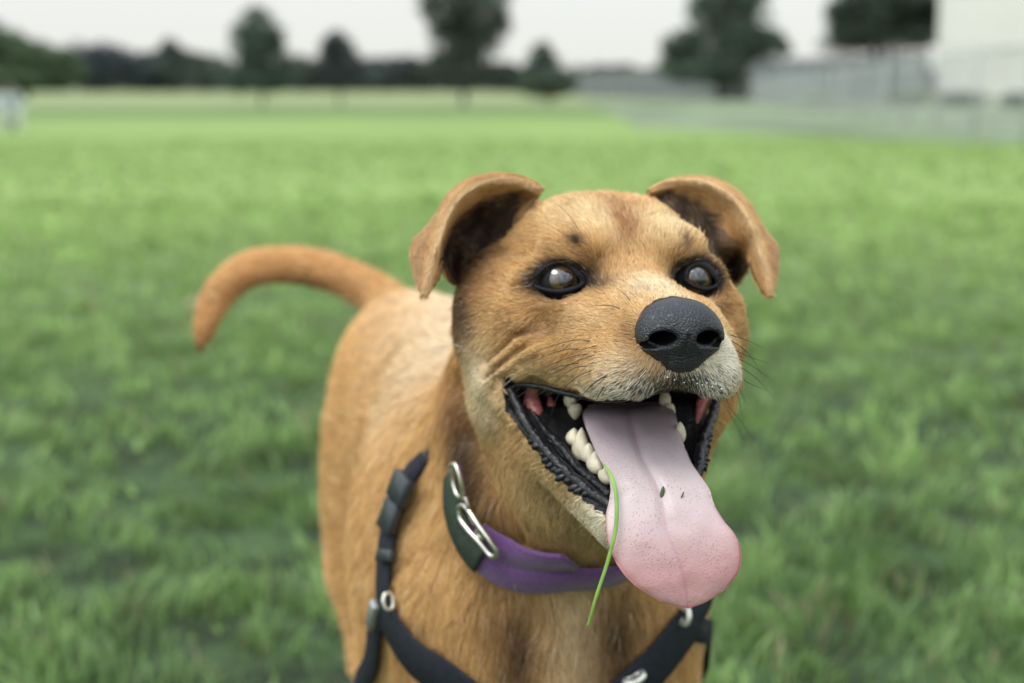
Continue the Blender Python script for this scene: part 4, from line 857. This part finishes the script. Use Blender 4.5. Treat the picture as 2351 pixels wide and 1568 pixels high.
# ------------------------------------------------------------------ tongue
def tongue():
    rowsL = [(1352, 930, -1.0), (1338, 950, 1.2), (1346, 985, 2.2), (1364, 1030, 3.3), (1384, 1068, 4.3), (1400, 1108, 5.3), (1399, 1145, 6.0), (1390, 1185, 6.5), (1393, 1225, 6.9), (1401, 1262, 7.1), (1418, 1298, 7.2), (1450, 1336, 7.2), (1500, 1371, 7.1), (1548, 1390, 7.0), (1578, 1396, 6.9)]
    rowsR = [(1530, 925, -1.0), (1548, 946, 1.2), (1558, 978, 2.2), (1568, 1015, 3.3), (1582, 1052, 4.3), (1602, 1085, 5.3), (1625, 1118, 6.0), (1641, 1160, 6.5), (1663, 1196, 6.9), (1690, 1232, 7.1), (1702, 1268, 7.2), (1696, 1312, 7.2), (1665, 1352, 7.1), (1622, 1382, 7.0), (1584, 1396, 6.9)]
    n = 90; m = 41; A = cr_spline([hd(*q) for q in rowsL], n); B = cr_spline([hd(*q) for q in rowsR], n); t = np.linspace(0, 1, m)
    Mid = cr_spline([hd(*q) for q in [(1440, 925, -1.0), (1440, 943, 1.3), (1450, 975, 2.5), (1462, 1015, 3.7), (1476, 1055, 4.7), (1497, 1092, 5.6), (1515, 1130, 6.25), (1523, 1172, 6.7), (1530, 1215, 7.0), (1545, 1255, 7.15), (1560, 1295, 7.2), (1571, 1332, 7.2), (1577, 1365, 7.1), (1580, 1385, 7.0), (1581, 1396, 6.9)]], n)
    Q = np.zeros((n, m, 3)); u = np.linspace(0, 1, n)
    for i in range(n):
        hw = np.linalg.norm(B[i] - A[i]) / 2
        for j in range(m):
            x = 2 * t[j] - 1; a, c, b = A[i], Mid[i], B[i]
            Q[i, j] = a * x * (x - 1) / 2 + c * (1 - x * x) + b * x * (x + 1) / 2
            prof = (1 - x ** 4) * .10 * hw - .26 * math.exp(-(x / .10) ** 2) * np.clip(hw / 2, 0, 1) * (.5 + .5 * math.sin(min(u[i] * 1.4, 1) * math.pi)) - .10 * math.exp(-(x / .35) ** 2)
            Q[i, j] += np.array([0, .75, .25]) * prof
    V = Q; du = np.gradient(V, axis=0); dv = np.gradient(V, axis=1); Nn = unit(np.cross(du, dv)); Nn *= np.sign((Nn * np.array([0, .7, .3])).sum(-1).mean())
    x = 2 * t - 1; lump = np.stack([vnoise(V[i], 1.4, 70) for i in range(n)]) * .05 + np.stack([vnoise(V[i], 5, 71) for i in range(n)]) * .012
    th_ = .17 * np.sqrt(np.clip(1 - x ** 6, 0, 1))[None] * np.interp(u, [0, .9, 1], [1, 1, .05])[:, None]
    top = V + Nn * (lump + 0)[..., None]; bot = V - Nn * (2 * th_)[..., None]
    fold = grid_faces(n, m); k = n * m
    Fs = [fold, fold[:, ::-1] + k]; r = [(i, 0) for i in range(n)] + [(n - 1, j) for j in range(1, m)] + [(i, m - 1) for i in range(n - 2, -1, -1)] + [(0, j) for j in range(m - 2, 0, -1)]
    r = [i * m + j for i, j in r]; Fs.append(np.array([(r[q], r[q] + k, r[(q + 1) % len(r)] + k, r[(q + 1) % len(r)]) for q in range(len(r))]))
    c = np.zeros((n, m, 3)); xx = np.abs(x)[None]
    for ch, vals in enumerate(([.22, .24, .36, .50, .55, .57, .58, .585, .57], [.18, .19, .29, .41, .43, .37, .31, .335, .30], [.20, .215, .31, .405, .42, .365, .31, .33, .30])):
        c[..., ch] = np.interp(u, [0, .08, .18, .35, .5, .65, .78, .9, 1], vals)[:, None]
    e = np.clip((xx - .86) / .14, 0, 1) ** 1.5 * np.interp(u, [0, .45, .7, 1], [0, .15, .55, .9])[:, None] + np.clip((u[:, None] - .945) / .05, 0, 1) * .8
    c = c * (1 - np.clip(e, 0, 1)[..., None]) + np.array([.46, .085, .10]) * np.clip(e, 0, 1)[..., None]
    c[np.broadcast_to(np.abs(x)[None] < .04, (n, m))] *= np.array([.93, .82, .88])
    o = mesh('tongue', h2w(np.concatenate([top.reshape(-1, 3), bot.reshape(-1, 3)])), np.vstack(Fs), None, dog, cols=np.concatenate([c.reshape(-1, 3), c.reshape(-1, 3) * .8]), mats=[M_tongue])
    return top
def tongue_mat():
    m = mat('tongue_surface', rough=.33, spec=.45, attr='col', sss=.12); n = m.node_tree.nodes; l = m.node_tree.links; b = n['Principled BSDF']
    tcn = n.new('ShaderNodeTexCoord'); vo = n.new('ShaderNodeTexVoronoi'); vo.inputs['Scale'].default_value = 720; l.new(tcn.outputs['Object'], vo.inputs['Vector'])
    mr = n.new('ShaderNodeMapRange'); mr.inputs[1].default_value = .12; mr.inputs[2].default_value = .30; mr.inputs[3].default_value = 1; mr.inputs[4].default_value = 0; l.new(vo.outputs['Distance'], mr.inputs[0])
    no = n.new('ShaderNodeTexNoise'); no.inputs['Scale'].default_value = 60; l.new(tcn.outputs['Object'], no.inputs['Vector'])
    mn = n.new('ShaderNodeMapRange'); mn.inputs[1].default_value = .38; mn.inputs[2].default_value = .60; mn.inputs[4].default_value = .75; l.new(no.outputs['Fac'], mn.inputs[0])
    mu = n.new('ShaderNodeMath'); mu.operation = 'MULTIPLY'; l.new(mr.outputs[0], mu.inputs[0]); l.new(mn.outputs[0], mu.inputs[1])
    mix = n.new('ShaderNodeMix'); mix.data_type = 'RGBA'; at_ = [q for q in n if q.type == 'ATTRIBUTE'][0]; l.new(mu.outputs[0], mix.inputs[0]); l.new(at_.outputs['Color'], mix.inputs[6]); mix.inputs[7].default_value = (.36, .10, .14, 1); l.new(mix.outputs[2], b.inputs['Base Color'])
    v2 = n.new('ShaderNodeTexVoronoi'); v2.inputs['Scale'].default_value = 900; l.new(tcn.outputs['Object'], v2.inputs['Vector']); bp = n.new('ShaderNodeBump'); bp.inputs['Strength'].default_value = .22; bp.inputs['Distance'].default_value = .0005
    l.new(v2.outputs['Distance'], bp.inputs['Height']); l.new(bp.outputs[0], b.inputs['Normal']); return m
M_tongue = tongue_mat()
TG = tongue()

# ------------------------------------------------------------------ teeth, gums, lips
def tooth(base, tipdir, h, wx, wy, cusps=1, seed=0):
    """crown with one to three cusps; base in head cm, width along the jaw wy, across wx"""
    g = np.random.default_rng(seed); up = unit(np.asarray(tipdir, float)); jaw = unit(np.array([-.35 * np.sign(base[0] - JX) * 1.0, 1, -.45])); jaw = unit(jaw - up * (jaw @ up)); ac = np.cross(up, jaw); V = []; k = 20
    for i, t in enumerate(np.linspace(-.5, 1, 12)):
        for a in np.linspace(0, 2 * np.pi, k, endpoint=False):
            r = (1 - (1.5 * t) ** 2) ** .5 if t < 0 else max(1 - t ** 1.75, 0) ** .72 if t < 1 else 0.02
            hh_ = t * h
            x = math.cos(a) * wy * r; y = math.sin(a) * wx * r
            if cusps > 1 and t > 0: hh_ = t * h * (1 - (.30 if cusps == 2 else .52) * abs(x / wy) ** 1.1 + (.09 * math.cos(x / wy * 8) if cusps > 2 else 0))
            V.append(np.asarray(base) + jaw * x + ac * y + up * hh_)
    Fq = grid_faces(12, k, False, True).tolist(); Fq.append([11 * k + i for i in range(k)])
    return mesh('tooth', h2w(np.array(V)), Fq, M_tooth, dog)
for i, (px, py, y, up, h, wx, wy, cu_) in enumerate([(1308, 918, -1.4, (0, .1, -1), .5, .3, .42, 2), (1320, 940, -1.0, (0, .1, -1), .55, .34, .46, 2),
        (1316, 1006, .7, (.05, .25, 1), .55, .36, .44, 2), (1334, 1030, 1.3, (.0, .15, 1), 1.0, .42, .58, 3), (1350, 1044, 2.0, (.05, .25, 1), .62, .38, .50, 2), (1366, 1066, 2.8, (.0, .3, 1), .70, .36, .62, 3), (1390, 1094, 3.9, (-.05, .4, 1), .52, .30, .52, 3),
        (1527, 920, -.2, (0, .1, -1), .8, .3, .36, 2), (1537, 945, .3, (0, .1, -1), .8, .3, .42, 2), (1562, 998, 2.4, (-.1, .3, 1), .7, .28, .30, 1)]):
    tooth(np.array(hd(px, py, y)), up, h, wx, wy, cu_, i)
def loft_tube(name, pts, rad, material, k=12, bumps=0, seed=0, parent=None):
    P = cr_spline([hd(*q) for q in pts], 90); r = np.interp(np.linspace(0, 1, 90), np.linspace(0, 1, len(rad)), rad); V, Fq = tube(P, r, k)
    V = np.array(V); V = V + (vnoise(V, 3.5, seed)[:, None] * unit(V - np.repeat(P, k, 0)) * np.repeat(r, k)[:, None] * .22)
    return V, Fq
def lips():
    g = np.random.default_rng(4); parts = [loft_tube('l', [(1172, 892, -1.4), (1188, 930, -.9), (1214, 980, 0), (1250, 1030, 1.1), (1300, 1082, 2.4), (1350, 1124, 3.8), (1398, 1158, 5.0), (1430, 1185, 5.6)], [.18, .24, .27, .29, .30, .30, .29, .26], None, seed=81)]
    lipc = cr_spline([hd(*q) for q in [(1215, 1000, .2), (1238, 1040, 1.0), (1265, 1075, 1.9), (1300, 1108, 2.9), (1335, 1135, 3.9)]], 15)
    for i, q in enumerate(lipc):                            # the scalloped papillae along the slack part of the lip
        if i % 4 == 3 and i > 8: continue
        q = q + np.array([.30, .05, .05]) + g.normal(0, .05, 3); e = q + np.array([-.46, -.05, -.20]) * g.uniform(.5, 1.15); m_ = (q + e) / 2 + (0, .08, .04)
        parts.append(tube(cr_spline([q + (.2, .1, .1), m_, e], 7), np.array([.15, .20, .22, .22, .20, .15, .05]) * g.uniform(.7, 1.15), 9))
    inner = loft_tube('i', [(1215, 935, -1.6), (1250, 985, -.4), (1290, 1030, .9), (1330, 1080, 2.2), (1370, 1110, 3.4), (1400, 1140, 4.6)], [.12, .2, .24, .26, .28, .25], None, seed=83); parts.append(inner)
    ridge = loft_tube('i', [(1232, 975, -.8), (1270, 1020, .5), (1305, 1065, 1.6), (1325, 1100, 2.4)], [.05, .08, .08, .04], None, seed=84); parts.append(ridge)
    V, Fq = merge(parts); mesh('lip', h2w(V), Fq, M_black, dog)
    parts = [loft_tube('r', [(1648, 908, -1.2), (1636, 950, -.2), (1618, 1000, 1.2), (1606, 1045, 2.6), (1600, 1080, 3.6), (1570, 1130, 5.0)], [.2, .28, .32, .34, .34, .3], None, seed=85)]
    lipc = cr_spline([hd(*q) for q in [(1622, 1000, 1.2), (1612, 1040, 2.4), (1608, 1075, 3.5)]], 8)
    for q in lipc:
        e = q + np.array([.34, 0, -.12]) + g.normal(0, .04, 3); parts.append(tube(cr_spline([q, q + (.15, .08, .05), e], 6), np.array([.14, .17, .18, .16, .12, .05]), 8))
    V, Fq = merge(parts); mesh('lip', h2w(V), Fq, M_black, dog)
    # black edge of the upper lip
    V, Fq = loft_tube('u', [(1170, 893, -1.5), (1198, 884, -.8), (1240, 888, .2), (1285, 900, 1.4), (1340, 912, 2.8), (1400, 918, 4.2), (1470, 908, 5.6), (1530, 892, 6.2), (1562, 880, 6.3), (1600, 884, 6.2), (1640, 896, 5.3), (1655, 900, 4.0), (1655, 900, 1.5)], [.10, .14, .14, .14, .14, .14, .14, .14, .13, .14, .14, .13, .12], None, seed=86)
    mesh('lip', h2w(V), Fq, M_black, dog)
    for pts, r in (([(1225, 893, -2.1), (1222, 920, -1.9), (1232, 950, -1.5), (1237, 968, -1.2)], [.25, .42, .36, .08]), ([(1262, 912, -2.2), (1266, 930, -2.0), (1270, 945, -1.9)], [.1, .26, .08]), ([(1630, 900, -1.6), (1614, 925, -1.3), (1604, 955, -.9), (1600, 975, -.6)], [.3, .32, .2, .06])):
        V, Fq = loft_tube('p', pts, r, None, seed=88); mesh('cheek_lining', h2w(V), Fq, M_pink, dog)
lips()

# ------------------------------------------------------------------ whiskers, drops
def K(px, py): return px / 1.0208, py / 1.0208
def whisker(pts, r=.00024, d0=None, dd=.0, m=None):
    q = [K(*p) for p in pts]; root = march(*q[0]) if d0 is None else at(*q[0], d0); d = float((root - CAM) @ cf)
    P = [at(x, y, d + dd * i - .0015 * min(i, 1)) for i, (x, y) in enumerate(q)]; P[0] = root + (P[0] - root) * .0
    P = cr_spline(P, 14); V, Fq = tube(P, np.linspace(r, r * .25, 14), 5); mesh('whisker', V, Fq, m or M_whisk, dog)
for pts in ([(1387, 801), (1350, 797), (1280, 815), (1200, 850)], [(1363, 818), (1320, 820), (1260, 842), (1200, 875)], [(1402, 809), (1370, 818), (1330, 835)], [(1380, 830), (1340, 836), (1250, 870)],
            [(1395, 832), (1355, 845), (1300, 875), (1240, 912), (1165, 965)], [(1360, 850), (1310, 860), (1257, 886)], [(1380, 857), (1340, 865), (1290, 905), (1210, 960)], [(1390, 867), (1350, 885), (1310, 925), (1290, 975)],
            [(1430, 875), (1390, 900), (1355, 938), (1345, 960)], [(1420, 900), (1402, 928), (1390, 955)], [(1456, 725), (1430, 716), (1395, 717), (1380, 720)], [(1478, 706), (1465, 690), (1450, 678)]):
    whisker(pts, dd=.004)
for pts in ([(1357, 541), (1330, 500), (1280, 458)], [(1335, 558), (1310, 540), (1262, 516)], [(1590, 560), (1598, 530), (1615, 480)], [(1604, 560), (1622, 535), (1640, 518)]):
    whisker(pts, r=.00014, dd=.002)
for pts in ([(1712, 785), (1750, 797), (1790, 816)], [(1714, 798), (1745, 820), (1770, 850), (1785, 880)], [(1712, 815), (1760, 838), (1806, 852)], [(1712, 832), (1760, 856), (1812, 892)], [(1712, 846), (1770, 884), (1816, 935)],
            [(1712, 862), (1750, 895), (1800, 915)], [(1710, 876), (1735, 915), (1750, 950)], [(1700, 880), (1712, 905), (1718, 945)], [(1706, 892), (1728, 925), (1742, 985)], [(1690, 895), (1700, 930), (1708, 950)],
            [(1706, 952), (1735, 985), (1770, 1035)], [(1704, 960), (1725, 995), (1745, 1040)]):
    whisker(pts, d0=.668 if pts[0][1] < 940 else .725, dd=.003)
for pts in ([(1210, 880), (1180, 905), (1150, 925)], [(1240, 895), (1200, 925), (1170, 975)], [(1120, 835), (1060, 805), (1000, 790)], [(1090, 810), (1030, 812), (990, 825)]):
    whisker(pts, r=.00015, dd=.004, m=M_whiskw)
for px, py in ((1590, 872), (1600, 880), (1612, 884), (1622, 879), (1634, 888), (1643, 882), (1655, 893), (1570, 878), (1548, 872), (1532, 866)):
    p = march(px, py); V, Fq = sphere(p - cf * .0012, .00042, 6, 8); mesh('pale_drop', V, Fq, M_drop, dog)
for px, py in ((1030, 897), (1028, 966)):
    p = march(px, py); V, Fq = sphere(p - cf * .006, .0012, 8, 10); mesh('pale_drop', V, Fq, M_drop, dog)  # two pale glossy beads set on the neck

# ------------------------------------------------------------------ things worn and held
def settle(P, off, it=6):                               # lay points on the coat, off metres above the skin
    P = np.array(P, float)
    for _ in range(it): P = P - (dog_field(P) - off)[:, None] * field_normal(P) * .85
    return P
NECK = unit(h2w((0, -7, -5)) - np.array([.012, .88, .42]))
collar = empty('dog_collar', at(1260, 1335, .79)); tag(collar, 'purple nylon collar with a metal buckle round the dog\'s neck', 'collar')
front = [march(*q, .0065) for q in ((1040, 1080), (1052, 1150), (1075, 1228), (1115, 1285), (1175, 1318), (1250, 1328), (1325, 1318))]
ring = front + [np.array(q) for q in ((.055, .765, .440), (.078, .785, .458), (.090, .81, .48), (.085, .86, .515), (.045, .90, .54), (.0, .885, .54), (-.03, .84, .52))]
rk = np.linspace(0, 14, 110)[:-1]; RP = settle(cr_spline(ring + [ring[0]], 110)[:-1], np.interp(rk, [-.1, 0, .7, 7, 9, 13.2, 14], [.002, .004, .0085, .0085, .004, -.006, .003])); 
for _ in range(45): RP = (np.roll(RP, 1, 0) + 2 * RP + np.roll(RP, -1, 0)) / 4
Nn = field_normal(RP, .006); T = unit(np.roll(RP, -1, 0) - np.roll(RP, 1, 0)); W = unit(np.cross(T, Nn)); W *= np.sign((W * NECK).sum(1))[:, None]
for _ in range(14): Nn = unit(Nn + np.roll(Nn, 1, 0) + np.roll(Nn, -1, 0)); W = unit(W + np.roll(W, 1, 0) + np.roll(W, -1, 0))
V, Fq = ribbon(RP, W * .0105, Nn * .0013, True); mesh('band', V, Fq, M_purple, collar)
i0, i1 = 2, 24
V, Fq = ribbon(RP[i0:i1] + Nn[i0:i1] * .0032, W[i0:i1] * .0098, Nn[i0:i1] * .0012); mesh('buckle_backing', V, Fq, M_green_web, collar)
P2 = settle(cr_spline([march(*q, .006) for q in ((1105, 1240), (1145, 1268), (1200, 1286), (1265, 1292), (1320, 1290))], 40), .008)
for _ in range(30): P2[1:-1] = (P2[:-2] + 2 * P2[1:-1] + P2[2:]) / 4
N2 = field_normal(P2, .012)
for _ in range(20): N2[1:-1] = unit(N2[:-2] + 2 * N2[1:-1] + N2[2:])
N2 = N2 * 1.; W2 = unit(np.cross(unit(np.gradient(P2, axis=0)), N2)); W2 *= np.sign((W2 * NECK).sum(1))[:, None]
V, Fq = ribbon(P2 + W2 * .004, W2 * .0085, N2 * .0012); mesh('strap_end', V, Fq, M_purple, collar)
for nm_, pts, r, cl in (('buckle_frame', [(1053, 1166), (1056, 1190), (1077, 1219), (1100, 1244), (1127, 1276), (1141, 1270), (1122, 1238), (1098, 1205), (1076, 1172), (1064, 1160)], .0017, True),
                        ('prong', [(1068, 1141), (1074, 1160), (1080, 1184), (1092, 1202)], .0014, False), ('ring', [(1036, 1068), (1040, 1107), (1050, 1136), (1062, 1140), (1058, 1108), (1048, 1070)], .0016, True),
                        ('keeper', [(1094, 1222), (1104, 1216), (1112, 1224), (1104, 1236)], .0013, True)):
    P = []
    for q in pts: P.append(march(q[0], q[1], .0125))
    P = cr_spline(P + ([P[0]] if cl else []), 40); P = P[:-1] if cl else P
    V, Fq = tube(P, r, 10, closed=cl); mesh(nm_, V, Fq, M_steel, collar)

harness = empty('dog_harness', at(880, 1385, .88)); tag(harness, 'black webbing harness strapped across the dog\'s chest and shoulder', 'harness')
def strap(name, pts, hw=.008, off=.0075, n=50, sink=0, material=None, parent=harness, th=.0013):
    P = settle(cr_spline([march(*q, off) if len(q) == 2 else np.array(q) for q in pts], n), np.interp(np.arange(n), [0, sink - 2, sink + 12], [-.006, -.001, off]) if sink else off)
    hw = np.interp(np.arange(n), [0, sink, sink + 14], [.25 * hw, .35 * hw, hw])[:, None] if sink else hw; 
    for _ in range(4): P[1:-1] = (P[:-2] + 2 * P[1:-1] + P[2:]) / 4
    Nn = field_normal(P, .012)
    for _ in range(6): Nn[1:-1] = unit(Nn[:-2] + 2 * Nn[1:-1] + Nn[2:])
    Wd = unit(np.cross(unit(np.gradient(P, axis=0)), Nn))
    V, Fq = ribbon(P, Wd * hw, Nn * th); return mesh(name, V, Fq, material or M_black_web, parent), P, Nn, Wd
_, LP, LN, LW = strap('shoulder_strap', [(.03, .93, .53), (-.02, .91, .52), (-.045, .87, .50), (965, 1025), (935, 1085), (912, 1150), (890, 1230), (880, 1310), (880, 1390)], hw=.0100, sink=16)
strap('chest_strap', [(876, 1385), (905, 1450), (955, 1515), (1020, 1560), (.0, .785, .342), (.045, .782, .338), (1440, 1590), (1500, 1535), (1550, 1475), (1588, 1420)], hw=.0145, n=90)
strap('shoulder_strap', [(1588, 1425), (.112, .83, .41), (.108, .86, .45), (.085, .89, .50), (.03, .93, .53)], hw=.0085)
strap('girth_strap', [(872, 1395), (860, 1450), (850, 1530), (-.088, .90, .31), (-.05, .95, .262), (.02, .96, .25), (.08, .95, .28), (.12, .90, .34), (1590, 1440)], hw=.0075, n=80)
def clip_box(name, a, b, hw, th, material, up=.012):
    pa, pb = march(*a, up), march(*b, up); n_ = field_normal(((pa + pb) / 2)[None], .01)[0]; t = unit(pb - pa); s_ = np.cross(t, n_); n_ = np.cross(s_, t) * -1 if np.cross(s_, t) @ n_ < 0 else np.cross(s_, t)
    c = (pa + pb) / 2; V, Fq = boxv(c, [t, s_, n_], (np.linalg.norm(pb - pa) / 2, hw, th)); return mesh(name, V, Fq, material, harness), c, t, s_, n_
o1, c, t, s_, n_ = clip_box('buckle_socket', (930, 1092), (908, 1152), .0102, .0036, M_plastic)
o2, *_ = clip_box('buckle_prongs', (907, 1150), (884, 1218), .0086, .0032, M_plastic)
clip_box('strap_slide', (888, 1262), (884, 1290), .0090, .0030, M_plastic, .011)
clip_box('side_slide', (862, 1385), (852, 1440), .0040, .0030, mat('worn_grey_metal', (.33, .34, .33), rough=.45, metal=.6, noise=(150, .15)), .010)
for a, b, r in (((883, 1364), (887, 1398), .0015), ((1580, 1402), (1574, 1432), .0026), ((1442, 1570), (1476, 1552), .0030)):
    pa, pb = march(*a, .012), march(*b, .012); n0 = field_normal(((pa + pb) / 2)[None], .01)[0]; P = [pa, (pa + pb) / 2 + n0 * .0015, pb, pb - n0 * .004, (pa + pb) / 2 - n0 * .005, pa - n0 * .004]
    V, Fq = tube(cr_spline(P + [P[0]], 31)[:-1], r * .75, 10, closed=True); mesh('strap_ring', V, Fq, M_steel2, harness)

# grass stalk caught in the teeth, and the bits on the tongue
P = [h2w(hd(*q)) for q in ((1386, 1066, 4.9), (1403, 1092, 5.75), (1413, 1127, 6.5), (1416, 1166, 7.0), (1414, 1210, 7.35), (1406, 1249, 7.5), (1391, 1303, 7.4), (1371, 1362, 7.2), (1357, 1411, 7.0), (1349, 1438, 6.9))]
P = cr_spline(P, 60); T = unit(np.gradient(P, axis=0)); Wd = unit(np.cross(T, cf)); hw = np.interp(np.linspace(0, 1, 60), [0, .15, .4, .7, 1], [.0005, .0009, .0010, .0008, .0006])[:, None]
V, Fq = ribbon(P, Wd * hw, np.cross(T, Wd) * hw * .45); st = mesh('grass_stalk', V, Fq, M_blade); tag(st, 'long bent green grass stalk hanging from the dog\'s teeth beside its tongue', 'grass stalk')
def on_tongue(px, py, lift):
    q = TG.reshape(-1, 3); s = h2w(q); v = s - CAM; dd = v @ cf; X = CX + F_ * (v @ cr) / dd; Y = CY - F_ * (v @ cu) / dd; k = np.argmin((X - px) ** 2 + (Y - py) ** 2); return s[k] - cf * lift
for px, py, ln, wd, an, c_, lb in ((1522, 1126, .0030, .0010, 100, (.06, .10, .03), 'larger dark green leaf scrap stuck in the groove of the tongue'), (1564, 1138, .0018, .0004, 115, (.12, .08, .04), 'smaller thin brown scrap on the right half of the tongue')):
    c = on_tongue(px, py, .0012); t = cr * math.cos(R(an)) - cu * math.sin(R(an)); s_ = np.cross(t, cf); V, Fq = sphere((0, 0, 0), (wd, ln, .0005), 8, 12); V = c + V[:, :1] * s_ + V[:, 1:2] * t + V[:, 2:] * cf
    tag(mesh('leaf_scrap', V, Fq, mat('leaf_scrap_green', c_, rough=.5, noise=(900, .3))), lb, 'leaf scrap')
